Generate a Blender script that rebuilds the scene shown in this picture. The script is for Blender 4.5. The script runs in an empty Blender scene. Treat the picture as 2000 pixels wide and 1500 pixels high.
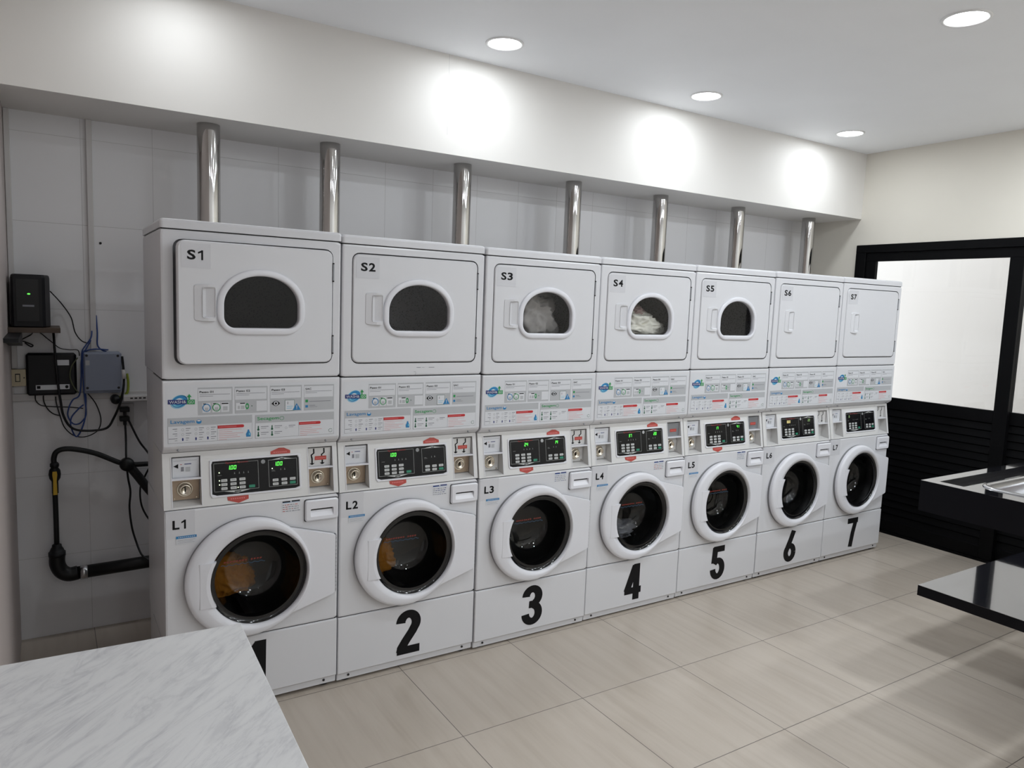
import bpy, bmesh, math, random
from mathutils import Vector, Matrix, noise
from math import sin, cos, pi, radians

# ------------------------------------------------------------------ camera, world, light
sc = bpy.context.scene
COL = sc.collection
CP = Vector((-0.3511, -2.994, 1.7091))
YAW, PITCH, ROLL, FPX = 0.5659, -0.1083, 0.0374, 1431.88
_f = Vector((sin(YAW)*cos(PITCH), cos(YAW)*cos(PITCH), sin(PITCH)))
_r = Vector((cos(YAW), -sin(YAW), 0.0))
_u = _r.cross(_f)
_R = _r*cos(ROLL) + _u*sin(ROLL)
_U = _u*cos(ROLL) - _r*sin(ROLL)
cam_d = bpy.data.cameras.new('camera')
cam_d.sensor_width = 36.0
cam_d.lens = FPX/2000*36.0
cam_d.clip_start = 0.02
cam = bpy.data.objects.new('camera', cam_d)
COL.objects.link(cam)
M = Matrix((_R, _U, -_f)).transposed().to_4x4()
M.translation = CP
cam.matrix_world = M
sc.camera = cam
sc.view_settings.view_transform = 'Standard'
sc.view_settings.look = 'None'
sc.view_settings.gamma = 1.0
sc.view_settings.use_curve_mapping = False
sc.view_settings.exposure = 0.48

world = bpy.data.worlds.new('daylight')
sc.world = world
world.use_nodes = True
world.node_tree.nodes['Background'].inputs[0].default_value = (0.93, 0.96, 1.0, 1)
world.node_tree.nodes['Background'].inputs[1].default_value = 1.35

LAMP_W = 3.9
LAMP_C = (0.87, 0.94, 1.0)
XR, YB, YF, XL = 5.262, 1.12, -4.6, -0.5      # right, back, front, left walls
ZC, ZS, YS = 3.015, 2.50, 0.643               # ceiling, soffit underside, soffit face
LIGHTS = [(0.16, 0.322), (1.636, 0.322), (3.079, 0.322), (4.542, 0.322),
          (3.051, -1.2), (4.55, -1.2), (1.6, -1.2),  # first is in view, the other two are unseen and added for fill
          (1.6, -2.7), (3.05, -2.7), (4.55, -2.7), (0.3, -4.1), (1.6, -4.1), (3.05, -4.1), (4.55, -4.1)]  # unseen rear rows, added to light the machines and floor

def at(px, py, Y):
    """point of the plane y = Y (a wall, a front face) seen at that place of the photograph"""
    d = _f*FPX + _R*(px-1000) - _U*(py-750)
    return CP + d*((Y-CP.y)/d.y)

# ------------------------------------------------------------------ materials
MATS = {}
def mat(name, col, rough=0.5, metal=0.0, spec=0.5, emit=0.0, coat=0.0, ecol=None):
    if name in MATS: return MATS[name]
    m = bpy.data.materials.new(name); m.use_nodes = True
    b = m.node_tree.nodes['Principled BSDF']
    b.inputs['Base Color'].default_value = (*col, 1)
    b.inputs['Roughness'].default_value = rough
    b.inputs['Metallic'].default_value = metal
    b.inputs['Specular IOR Level'].default_value = spec
    b.inputs['Coat Weight'].default_value = coat
    if emit:
        b.inputs['Emission Color'].default_value = (*(ecol or col), 1)
        b.inputs['Emission Strength'].default_value = emit
    MATS[name] = m
    return m

class NT:
    def __init__(s, m):
        s.t = m.node_tree; s.n = s.t.nodes; s.l = s.t.links
        s.b = s.n['Principled BSDF']
    def new(s, typ, **kw):
        n = s.n.new(typ)
        for k, v in kw.items(): setattr(n, k, v)
        return n
    def math(s, op, a, b=None, c=None):
        n = s.new('ShaderNodeMath', operation=op)
        for i, v in enumerate((a, b, c)):
            if v is None: continue
            if isinstance(v, (int, float)): n.inputs[i].default_value = v
            else: s.l.new(v, n.inputs[i])
        return n.outputs[0]
    def xyz(s):
        g = s.new('ShaderNodeNewGeometry')
        x = s.new('ShaderNodeSeparateXYZ'); s.l.new(g.outputs['Position'], x.inputs[0])
        return x.outputs
    def comb(s, x, y, z):
        n = s.new('ShaderNodeCombineXYZ')
        for i, v in enumerate((x, y, z)):
            if isinstance(v, (int, float)): n.inputs[i].default_value = v
            else: s.l.new(v, n.inputs[i])
        return n.outputs[0]
    def noise(s, vec, scale, detail=4, rough=0.5, dist=0.0):
        n = s.new('ShaderNodeTexNoise')
        n.inputs['Scale'].default_value = scale; n.inputs['Detail'].default_value = detail
        n.inputs['Roughness'].default_value = rough; n.inputs['Distortion'].default_value = dist
        s.l.new(vec, n.inputs['Vector']); return n.outputs['Fac']
    def ramp(s, fac, stops):
        n = s.new('ShaderNodeValToRGB'); e = n.color_ramp.elements
        while len(e) < len(stops): e.new(0.5)
        for k, (p, c) in enumerate(stops):
            e[k].position = p; e[k].color = (*c, 1) if len(c) == 3 else c
        s.l.new(fac, n.inputs[0]); return n.outputs[0]
    def mix(s, fac, a, b, mode='MIX'):
        n = s.new('ShaderNodeMix', data_type='RGBA', blend_type=mode)
        for i, v in ((0, fac), (6, a), (7, b)):
            if isinstance(v, (int, float)): n.inputs[i].default_value = v
            elif isinstance(v, tuple): n.inputs[i].default_value = (*v, 1)
            else: s.l.new(v, n.inputs[i])
        return n.outputs[2]
    def set(s, name, sock): s.l.new(sock, s.b.inputs[name])
    def bump(s, h, strength=0.2, dist=0.002):
        n = s.new('ShaderNodeBump'); n.inputs['Strength'].default_value = strength
        n.inputs['Distance'].default_value = dist
        s.l.new(h, n.inputs['Height']); s.l.new(n.outputs[0], s.b.inputs['Normal'])

def tile_lines(t, a, a0, sa, b, b0, sb, w):
    """1 on the joints of a grid of tiles"""
    out = []
    for v, o, s_ in ((a, a0, sa), (b, b0, sb)):
        u = t.math('DIVIDE', t.math('SUBTRACT', v, o), s_)
        fr = t.math('ABSOLUTE', t.math('SUBTRACT', u, t.math('ROUND', u)))
        out.append((t.math('LESS_THAN', fr, w/2/s_), t.math('FLOOR', u)))
    return t.math('MAXIMUM', out[0][0], out[1][0]), out[0][1], out[1][1]

ENAMEL = mat('white_enamel', (0.68, 0.68, 0.705), 0.30)
PLAST = mat('white_plastic', (0.74, 0.74, 0.78), 0.26)
PANEL = mat('panel_white', (0.70, 0.695, 0.69), 0.35)
NICHE = mat('niche_white', (0.60, 0.59, 0.58), 0.4)
GREYRIM = mat('grey_rim', (0.22, 0.22, 0.23), 0.5)
DARK = mat('dark_gap', (0.015, 0.014, 0.014), 0.6)
RUBBER = mat('black_rubber', (0.006, 0.006, 0.007), 0.42, spec=0.35)
BLKP = mat('black_plastic', (0.006, 0.006, 0.008), 0.45, spec=0.3)
GLOSSK = mat('gloss_black', (0.006, 0.006, 0.007), 0.08)
DISP = mat('display_black', (0.004, 0.004, 0.005), 0.25, spec=0.3)
CHROME = mat('chrome', (0.50, 0.49, 0.48), 0.06, 1.0)
STEEL = mat('steel', (0.62, 0.62, 0.63), 0.2, 1.0)
COIN = mat('coin_steel', (0.70, 0.64, 0.54), 0.22, 1.0)
BRONZE = mat('bronze_plate', (0.42, 0.33, 0.25), 0.38, 0.6)
GREYPL = mat('grey_plate', (0.30, 0.31, 0.33), 0.4, 0.5)
DRUM = mat('drum_steel', (0.16, 0.16, 0.16), 0.4, 0.7)
DDRUM = mat('dryer_drum', (0.10, 0.095, 0.095), 0.55, 0.2)
INK = mat('black_ink', (0.004, 0.004, 0.005), 0.55, spec=0.2)
INKG = mat('grey_ink', (0.22, 0.22, 0.25), 0.6)
LABEL = mat('label_film', (0.63, 0.63, 0.66), 0.25)
STICK = mat('sticker_white', (0.66, 0.67, 0.70), 0.4)
SGREY = mat('sticker_grey', (0.45, 0.46, 0.48), 0.4)
NAVY = mat('navy', (0.012, 0.022, 0.16), 0.4)
BLUE = mat('sticker_blue', (0.02, 0.20, 0.45), 0.4)
LBLUE = mat('light_blue', (0.16, 0.50, 0.66), 0.4)
GREEN = mat('sticker_green', (0.02, 0.30, 0.08), 0.4)
DGREEN = mat('dark_green', (0.015, 0.12, 0.06), 0.4)
RED = mat('sticker_red', (0.50, 0.02, 0.025), 0.4)
TAGRED = mat('tag_red', (0.46, 0.065, 0.05), 0.45)
PINK = mat('pink_line', (0.70, 0.22, 0.22), 0.5)
BRICK = mat('logo_red', (0.32, 0.010, 0.012), 0.4)
KEYC = mat('key_grey', (0.52, 0.53, 0.52), 0.4)
KEYG = mat('key_green', (0.02, 0.22, 0.13), 0.4)
LINEC = mat('display_line', (0.30, 0.31, 0.30), 0.4)
LED = mat('led_green', (0.1, 1.0, 0.12), 0.5, emit=1.3, ecol=(0.12, 1.0, 0.08))
LEDW = mat('led_white', (0.9, 1.0, 0.7), 0.5, emit=1.6, ecol=(0.75, 1.0, 0.55))
LEDY = mat('led_amber', (0.9, 0.8, 0.3), 0.5, emit=0.7, ecol=(0.9, 0.75, 0.35))
LEDG2 = mat('led_dim', (0.3, 0.5, 0.2), 0.5, emit=0.35, ecol=(0.35, 0.6, 0.2))
BLUEC = mat('blue_cable', (0.02, 0.055, 0.22), 0.4)
OLIVE = mat('olive_cable', (0.09, 0.10, 0.05), 0.5)
YGREEN = mat('yellow_green_cable', (0.30, 0.36, 0.03), 0.5)
YELLOW = mat('yellow_handle', (0.62, 0.38, 0.02), 0.4)
GREYBOX = mat('junction_grey', (0.25, 0.28, 0.36), 0.5)
CREAM = mat('cream_plate', (0.58, 0.50, 0.34), 0.45)
CONDW = mat('conduit_white', (0.62, 0.60, 0.59), 0.45)
WOODE = mat('shelf_brown', (0.07, 0.045, 0.03), 0.5)
ALU = mat('black_aluminium', (0.0025, 0.0025, 0.003), 0.5, spec=0.1)
CABW = mat('cabinet_white', (0.70, 0.70, 0.70), 0.5)
TRIMW = mat('trim_white', (0.85, 0.85, 0.85), 0.4)
DIFF = mat('light_diffuser', (1, 1, 1), 0.5, emit=14.0, ecol=(0.95, 0.98, 1.0))

def m_paint(name, col, crack=False):
    m = mat(name, col, 0.6); t = NT(m); p = t.xyz()
    v = t.comb(p[0], p[1], p[2])
    n = t.noise(v, 2.0, 3)
    c = t.mix(n, tuple(k*0.96 for k in col), tuple(min(1, k*1.03) for k in col))
    if crack:      # a hairline crack down the soffit face
        wob = t.math('MULTIPLY', t.math('SUBTRACT', t.noise(v, 6, 2), 0.5), 0.02)
        d = t.math('ABSOLUTE', t.math('ADD', t.math('SUBTRACT', p[0], 1.49), wob))
        k = t.math('MULTIPLY', t.math('LESS_THAN', d, 0.0012), t.math('GREATER_THAN', p[2], 2.60))
        c = t.mix(t.math('MULTIPLY', k, 0.35), c, (0.3, 0.3, 0.3))
    t.set('Base Color', c)
    t.bump(t.noise(v, 220, 2), 0.06, 0.001)
    return m
M_SOFFIT = m_paint('soffit_paint', (0.80, 0.775, 0.74), True)
M_CEIL = m_paint('ceiling_paint', (0.92, 0.93, 0.95))
M_WALLR = m_paint('cream_paint', (0.74, 0.70, 0.62))
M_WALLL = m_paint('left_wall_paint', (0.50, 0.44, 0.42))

def m_walltile():
    m = mat('wall_tile', (0.62, 0.60, 0.60), 0.3); t = NT(m); p = t.xyz()
    v = t.comb(p[0], p[1], p[2])
    j, a, b = tile_lines(t, p[0], -0.2, 0.307, p[2], 0.0, 0.4015, 0.0018)
    wn = t.new('ShaderNodeTexWhiteNoise', noise_dimensions='2D')
    t.l.new(t.comb(a, b, 0), wn.inputs['Vector'])
    base = t.mix(wn.outputs['Value'], (0.79, 0.785, 0.80), (0.81, 0.80, 0.815))
    base = t.mix(t.math('MULTIPLY', t.noise(v, 3, 5), 0.3), base, (0.68, 0.66, 0.65))
    gr = t.mix(t.noise(v, 1.7, 3), (0.30, 0.28, 0.27), (0.70, 0.69, 0.69))
    t.set('Base Color', t.mix(j, base, gr))
    t.bump(t.math('SUBTRACT', 1.0, j), 0.5, 0.002)
    return m
M_TILE = m_walltile()

def m_floor():
    m = mat('floor_tile', (0.5, 0.45, 0.4), 0.3); t = NT(m); p = t.xyz()
    j, a, b = tile_lines(t, p[0], 0.9977, 0.5951, p[1], -0.6083, 0.5951, 0.0032)
    wn = t.new('ShaderNodeTexWhiteNoise', noise_dimensions='2D')
    t.l.new(t.comb(a, b, 0), wn.inputs['Vector'])
    off = t.math('MULTIPLY', wn.outputs['Value'], 31.0)
    st = t.noise(t.comb(t.math('ADD', t.math('MULTIPLY', p[0], 20.0), off),
                        t.math('ADD', t.math('MULTIPLY', p[1], 1.6), off), 0), 1.0, 5, 0.6, 0.4)
    st2 = t.noise(t.comb(t.math('ADD', t.math('MULTIPLY', p[0], 5.0), off),
                         t.math('MULTIPLY', p[1], 0.9), 0), 1.0, 3)
    c = t.ramp(st, [(0.30, (0.43, 0.365, 0.30)), (0.5, (0.50, 0.435, 0.365)), (0.72, (0.55, 0.485, 0.415))])
    c = t.mix(t.math('MULTIPLY', st2, 0.6), c, (0.53, 0.465, 0.40))
    c = t.mix(t.math('MULTIPLY', wn.outputs['Value'], 0.22), c, (0.46, 0.40, 0.34))
    t.set('Base Color', t.mix(j, c, (0.13, 0.11, 0.095)))
    t.set('Roughness', t.math('ADD', t.math('MULTIPLY', st, 0.15), 0.24))
    t.bump(t.math('SUBTRACT', 1.0, j), 0.4, 0.002)
    return m
M_FLOOR = m_floor()

def m_marble():
    m = mat('marble', (0.7, 0.7, 0.7), 0.25); t = NT(m); p = t.xyz()
    u = t.math('ADD', t.math('MULTIPLY', p[0], 0.72), t.math('MULTIPLY', p[1], -0.69))
    w = t.math('ADD', t.math('MULTIPLY', p[0], 0.69), t.math('MULTIPLY', p[1], 0.72))
    v = t.comb(t.math('MULTIPLY', w, 1.7), t.math('MULTIPLY', u, 7.0), p[2])
    n1 = t.noise(v, 1.5, 8, 0.62, 0.9)
    n2 = t.noise(v, 4.6, 6, 0.6, 0.5)
    r = t.math('ABSOLUTE', t.math('SUBTRACT', n1, 0.5))
    c = t.ramp(r, [(0.0, (0.52, 0.52, 0.54)), (0.02, (0.66, 0.66, 0.67)), (0.08, (0.73, 0.73, 0.73)), (0.3, (0.76, 0.76, 0.76))])
    c2 = t.ramp(n2, [(0.34, (0.56, 0.56, 0.58)), (0.48, (0.75, 0.75, 0.75)), (0.8, (0.78, 0.78, 0.78))])
    t.set('Base Color', t.mix(0.55, c, c2))
    return m
M_MARBLE = m_marble()

def m_granite():
    m = mat('black_granite', (0.01, 0.01, 0.012), 0.07); t = NT(m); p = t.xyz()
    v = t.comb(p[0], p[1], p[2])
    s = t.math('GREATER_THAN', t.noise(v, 420, 1), 0.70)
    t.set('Base Color', t.mix(s, (0.004, 0.004, 0.006), (0.06, 0.06, 0.08)))
    t.b.inputs['IOR'].default_value = 1.5; t.b.inputs['Coat Weight'].default_value = 1.0
    t.b.inputs['Coat IOR'].default_value = 1.8; t.b.inputs['Coat Roughness'].default_value = 0.03
    return m
M_GRANITE = m_granite()
M_EDGE = mat('granite_edge', (0.004, 0.004, 0.006), 0.3, spec=0.15)      # sawn, unpolished sides

def m_perf(name, col, scale):
    m = mat(name, col, 0.5, 0.3); t = NT(m)
    tc = t.new('ShaderNodeTexCoord'); v = t.new('ShaderNodeTexVoronoi')
    v.inputs['Scale'].default_value = scale
    t.l.new(tc.outputs['Object'], v.inputs['Vector'])
    f = t.math('LESS_THAN', v.outputs['Distance'], 0.32)
    t.set('Base Color', t.mix(f, col, tuple(k*0.25 for k in col)))
    return m
M_SCREEN = m_perf('dryer_screen', (0.22, 0.21, 0.21), 110)
M_SCREEND = m_perf('dryer_screen_dark', (0.035, 0.030, 0.028), 110)

def m_glass(name, tint, rough, gl):
    m = bpy.data.materials.new(name); m.use_nodes = True
    n = m.node_tree.nodes; l = m.node_tree.links; n.clear()
    o = n.new('ShaderNodeOutputMaterial'); mx = n.new('ShaderNodeMixShader')
    tr = n.new('ShaderNodeBsdfTransparent'); tr.inputs[0].default_value = (*tint, 1)
    g = n.new('ShaderNodeBsdfGlossy'); g.inputs[0].default_value = (gl, gl, gl, 1); g.inputs[1].default_value = rough
    lw = n.new('ShaderNodeLayerWeight'); lw.inputs[0].default_value = 0.5
    pw = n.new('ShaderNodeMath'); pw.operation = 'POWER'; pw.inputs[1].default_value = 5.0
    l.new(lw.outputs['Facing'], pw.inputs[0])
    fr = n.new('ShaderNodeMath'); fr.operation = 'MULTIPLY_ADD'; fr.inputs[1].default_value = 0.94; fr.inputs[2].default_value = 0.035
    l.new(pw.outputs[0], fr.inputs[0])
    l.new(fr.outputs[0], mx.inputs[0]); l.new(tr.outputs[0], mx.inputs[1]); l.new(g.outputs[0], mx.inputs[2])
    l.new(mx.outputs[0], o.inputs[0]); MATS[name] = m
    return m
GLASS_W = m_glass('washer_glass', (0.52, 0.52, 0.52), 0.02, 1.0)
GLASS_D = m_glass('dryer_glass', (0.86, 0.86, 0.88), 0.03, 0.8)
GLASS_P = m_glass('window_glass', (0.96, 0.97, 0.97), 0.03, 0.9)

def m_cloth(name, col):
    m = mat(name, col, 0.9); t = NT(m)
    tc = t.new('ShaderNodeTexCoord')
    n = t.noise(tc.outputs['Object'], 18, 5)
    t.set('Base Color', t.mix(n, tuple(k*0.72 for k in col), tuple(min(1, k*1.2) for k in col)))
    t.bump(t.noise(tc.outputs['Object'], 300, 2), 0.4, 0.001)
    return m

# ------------------------------------------------------------------ mesh builder
_TXT = {}
def text_geo(s, bold):
    k = (s, bold)
    if k not in _TXT:
        cu = bpy.data.curves.new('t', 'FONT'); cu.body = s; cu.offset = bold; cu.resolution_u = 3
        o = bpy.data.objects.new('t', cu); COL.objects.link(o)
        dg = bpy.context.evaluated_depsgraph_get()
        me = bpy.data.meshes.new_from_object(o.evaluated_get(dg))
        vs = [(v.co.x, v.co.y) for v in me.vertices]; fs = [tuple(p.vertices) for p in me.polygons]
        bpy.data.objects.remove(o); bpy.data.meshes.remove(me); bpy.data.curves.remove(cu)
        _TXT[k] = (vs, fs)
    return _TXT[k]

class MB:
    def __init__(s, m=None):
        s.v = []; s.f = []; s.fm = []; s.sm = []; s.mats = []; s.k = 0; s.smooth = False
        if m: s.use(m)
    def use(s, m):
        if m not in s.mats: s.mats.append(m)
        s.k = s.mats.index(m); return s
    def face(s, idx): s.f.append(tuple(idx)); s.fm.append(s.k); s.sm.append(s.smooth)
    def pts(s, P):
        n = len(s.v); s.v += [tuple(p) for p in P]; return list(range(n, n+len(P)))
    def quad(s, a, b, c, d): s.face(s.pts([a, b, c, d]))
    def box(s, x0, x1, y0, y1, z0, z1, c=0.0):
        if c > 0:
            L = []
            for (z, i) in ((z0, c), (z0+c, 0), (z1-c, 0), (z1, c)):
                X0, X1, Y0, Y1 = x0+i, x1-i, y0+i, y1-i
                q = max(c-i, 0) if i else c
                L.append([(X0+q, Y0, z), (X1-q, Y0, z), (X1, Y0+q, z), (X1, Y1-q, z),
                          (X1-q, Y1, z), (X0+q, Y1, z), (X0, Y1-q, z), (X0, Y0+q, z)])
            s.loft(L, caps=True); return s
        i = s.pts([(x0, y0, z0), (x1, y0, z0), (x1, y1, z0), (x0, y1, z0), (x0, y0, z1), (x1, y0, z1), (x1, y1, z1), (x0, y1, z1)])
        for q in ((0, 3, 2, 1), (4, 5, 6, 7), (0, 1, 5, 4), (1, 2, 6, 5), (2, 3, 7, 6), (3, 0, 4, 7)):
            s.face([i[k] for k in q])
        return s
    def loft(s, loops, caps=False, close=True, cap0=False, cap1=False):
        I = [s.pts(L) for L in loops]; n = len(I[0])
        for a, b in zip(I[:-1], I[1:]):
            for k in range(n if close else n-1):
                s.face([a[k], a[(k+1) % n], b[(k+1) % n], b[k]])
        if caps or cap0: s.face(I[0][::-1])
        if caps or cap1: s.face(I[-1])
        return s
    def plate(s, pts, y0, y1, ch=0.0):
        """outline in x,z from back y1 to front y0 with a chamfered front edge"""
        cx = sum(p[0] for p in pts)/len(pts); cz = sum(p[1] for p in pts)/len(pts)
        L = [[(x, y1, z) for x, z in pts]]
        if ch:
            w = max(p[0] for p in pts)-min(p[0] for p in pts); h = max(p[1] for p in pts)-min(p[1] for p in pts)
            L += [[(x, y0+ch, z) for x, z in pts],
                  [(cx+(x-cx)*(1-2*ch/w), y0, cz+(z-cz)*(1-2*ch/h)) for x, z in pts]]
        else: L.append([(x, y0, z) for x, z in pts])
        return s.loft(L, caps=True)
    def rect(s, x0, x1, z0, z1, y):          # flat mark
        s.quad((x0, y, z0), (x1, y, z0), (x1, y, z1), (x0, y, z1)); return s
    def poly(s, pts, y): s.face(s.pts([(x, y, z) for x, z in pts])); return s
    def disc(s, cx, cz, rx, rz, y, n=24, tilt=0.0, r0=None):
        o = [(cx+rx*cos(a)*cos(tilt)-rz*sin(a)*sin(tilt), cz+rx*cos(a)*sin(tilt)+rz*sin(a)*cos(tilt)) for a in [2*pi*k/n for k in range(n)]]
        if r0 is None: return s.poly(o, y)
        i = [(cx+(x-cx)*r0, cz+(z-cz)*r0) for x, z in o]
        s.loft([[(x, y, z) for x, z in o], [(x, y, z) for x, z in i]]); return s
    def lathe(s, prof, cx, cz, n=48, cap0=False, cap1=False):
        """profile of (radius, y) turned about the y axis through cx, cz"""
        s.loft([[(cx+r*cos(2*pi*k/n), y, cz+r*sin(2*pi*k/n)) for k in range(n)] for r, y in prof], cap0=cap0, cap1=cap1); return s
    def lathez(s, prof, cx, cy, n=40, cap0=False, cap1=False):
        s.loft([[(cx+r*cos(2*pi*k/n), cy+r*sin(2*pi*k/n), z) for k in range(n)] for r, z in prof], cap0=cap0, cap1=cap1); return s
    def tube(s, path, r, n=10, sub=6, rs=None):
        P = [Vector(p) for p in path]
        if sub > 1 and len(P) > 2:
            Q = []
            for i in range(len(P)-1):
                a = P[max(i-1, 0)]; b = P[i]; c = P[i+1]; d = P[min(i+2, len(P)-1)]
                for k in range(sub):
                    t = k/sub
                    Q.append(0.5*((2*b)+(-a+c)*t+(2*a-5*b+4*c-d)*t*t+(-a+3*b-3*c+d)*t**3))
            Q.append(P[-1]); P = Q
        up = None; loops = []
        for i, p in enumerate(P):
            tg = (P[min(i+1, len(P)-1)]-P[max(i-1, 0)]).normalized()
            if up is None:
                up = Vector((0, 0, 1)) if abs(tg.z) < 0.9 else Vector((0, 1, 0))
            sd = tg.cross(up).normalized(); up = sd.cross(tg).normalized()
            rr = r if rs is None else rs(i/(len(P)-1))
            loops.append([p+sd*cos(2*pi*k/n)*rr+up*sin(2*pi*k/n)*rr for k in range(n)])
        s.loft(loops, caps=True); return s
    def txt(s, t, x0, x1, z0, z1, y, bold=0.0):
        vs, fs = text_geo(t, bold)
        a0 = min(v[0] for v in vs); a1 = max(v[0] for v in vs); b0 = min(v[1] for v in vs); b1 = max(v[1] for v in vs)
        I = s.pts([(x0+(a-a0)/(a1-a0)*(x1-x0), y, z0+(b-b0)/(b1-b0)*(z1-z0)) for a, b in vs])
        for f in fs: s.face([I[k] for k in f])
        return s
    def code(s, t, x0, x1, z0, z1, y):
        """bold letter and digit, the digit one with its flag"""
        w = (x1-x0)*0.46; h = z1-z0; e = 0.0068
        s.txt(t[0], x0, x0+w, z0, z1, y, 0.030)
        a = x1-w
        if t[1] == '1':
            s.rect(a+w*0.48, a+w*0.48+e, z0, z1, y)
            s.poly([(a+w*0.48+e, z1), (a+w*0.48+e-0.004, z1), (a+w*0.10, z0+h*0.80), (a+w*0.10, z0+h*0.63), (a+w*0.48+e, z0+h*0.83)][::-1], y-0.0001)
        else: s.txt(t[1], a, x1, z0, z1, y, 0.030)
        return s
    def stroke(s, P, wx, wz, y):
        n = len(P); A = []; B = []
        for i, (x, z) in enumerate(P):
            a = P[max(i-1, 0)]; b = P[min(i+1, n-1)]
            dx, dz = b[0]-a[0], b[1]-a[1]; L = math.hypot(dx/wx, dz/wz) or 1
            nx, nz = -(dz/wz)/L*wx/2, (dx/wx)/L*wz/2
            A.append((x+nx, y, z+nz)); B.append((x-nx, y, z-nz))
        ia = s.pts(A); ib = s.pts(B)
        for k in range(n-1): s.face([ib[k], ib[k+1], ia[k+1], ia[k]])
        return s
    def mesh(s, name, org=(0, 0, 0)):
        me = bpy.data.meshes.new(name)
        me.from_pydata([(a-org[0], b-org[1], c-org[2]) for a, b, c in s.v], [], s.f)
        for m in s.mats: me.materials.append(m)
        me.polygons.foreach_set('material_index', s.fm)
        me.polygons.foreach_set('use_smooth', s.sm)
        me.update()
        return me
    def obj(s, name, parent=None, org=None):
        if parent is not None and org is None: org = parent.get('_o', (0, 0, 0))
        return link(name, s.mesh(name, org or (0, 0, 0)), parent, None if parent is not None else org)

def link(name, me, parent=None, loc=None, fix=True):
    o = bpy.data.objects.new(name, me); COL.objects.link(o)
    if parent is not None: o.parent = parent
    if loc is not None: o.location = loc
    return o
def finish(me, flat=False):
    bm = bmesh.new(); bm.from_mesh(me)
    bmesh.ops.recalc_face_normals(bm, faces=bm.faces); bm.to_mesh(me); bm.free()
def tag(o, label=None, cat=None, group=None, kind=None):
    if label: o['label'] = label
    if cat: o['category'] = cat
    if group: o['group'] = group
    if kind: o['kind'] = kind
    return o
def thing(name, loc, label, cat, group=None, local=False):
    o = bpy.data.objects.new(name, None); COL.objects.link(o)
    o.empty_display_size = 0.1; o.location = loc
    o['_o'] = (0, 0, 0) if local else tuple(loc)
    return tag(o, label, cat, group)
def struct(name, mb, org=(0, 0, 0)):
    o = mb.obj(name, None, org); return tag(o, kind='structure')

def rrect(x0, x1, z0, z1, r, n=6):
    P = []
    for cx, cz, a0 in ((x1-r, z1-r, 0), (x0+r, z1-r, 90), (x0+r, z0+r, 180), (x1-r, z0+r, 270)):
        for k in range(n+1):
            a = radians(a0+90*k/n); P.append((cx+r*cos(a), cz+r*sin(a)))
    return P
def circ(cx, cz, r, n=64): return [(cx+r*cos(2*pi*k/n), cz+r*sin(2*pi*k/n)) for k in range(n)]
def dshape(x0, x1, z0, z1, rb):
    zs = z0+(z1-z0)*0.42; cx = (x0+x1)/2; P = []
    for k in range(41):
        a = pi*k/40; e = 0.96
        P.append((cx+(x1-x0)/2*math.copysign(abs(cos(a))**e, cos(a)), zs+(z1-zs)*sin(a)**e))
    for cx_, a0 in ((x0+rb, 180), (x1-rb, 270)):
        for k in range(9):
            a = radians(a0+90*k/8); P.append((cx_+rb*cos(a), z0+rb+rb*sin(a)))
    return P
def radial(P, c, N=144):
    """resample a star shaped outline at even angles about c"""
    out = []
    for k in range(N):
        a = 2*pi*k/N; dx, dz = cos(a), sin(a); best = None
        for i in range(len(P)):
            x1, z1 = P[i][0]-c[0], P[i][1]-c[1]; x2, z2 = P[(i+1) % len(P)][0]-c[0], P[(i+1) % len(P)][1]-c[1]
            ex, ez = x2-x1, z2-z1; den = dx*ez-dz*ex
            if abs(den) < 1e-12: continue
            t = (x1*ez-z1*ex)/den; u = (x1*dz-z1*dx)/den
            if t > 0 and -1e-9 <= u <= 1+1e-9 and (best is None or t > best): best = t
        out.append((c[0]+dx*best, c[1]+dz*best))
    return out
def Y(P, y): return [(x, y, z) for x, z in P]
def lerp(A, B, t): return [(a[0]*(1-t)+b[0]*t, a[1]*(1-t)+b[1]*t) for a, b in zip(A, B)]

# ------------------------------------------------------------------ the room
struct('floor', MB(M_FLOOR).box(XL-0.1, 7.4, YF-0.1, YB+0.1, -0.1, 0.0))
struct('ceiling', MB(M_CEIL).box(XL-0.1, XR+0.12, YF-0.1, YB+0.1, ZC, ZC+0.1))
struct('wall_back', MB(M_TILE).box(XL-0.1, XR+0.12, YB, YB+0.1, 0, ZC))
struct('wall_left', MB(M_WALLL).box(XL-0.1, XL, YF, YB, 0, ZC))
struct('wall_front', MB(mat('front_wall', (0.74, 0.72, 0.69), 0.6)).box(XL-0.1, XR+0.12, YF-0.1, YF, 0, ZC))
struct('trim_1', MB(M_SOFFIT).box(XL, XR, YS, YB, ZS, ZC))
DY0, DY1, DZ = 0.657, -1.72, 2.29
w = MB(M_WALLR)
w.box(XR, XR+0.12, YF, YB, DZ, ZC); w.box(XR, XR+0.12, DY0, YB, 0, DZ); w.box(XR, XR+0.12, YF, DY1, 0, DZ)
struct('wall_right', w)
# outside
ext = MB(mat('outside_wall', (0.82, 0.79, 0.76), 0.8)); ext.box(6.9, 7.0, -3.5, 2.5, 0, 4.2)
struct('wall_outside', ext)

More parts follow.
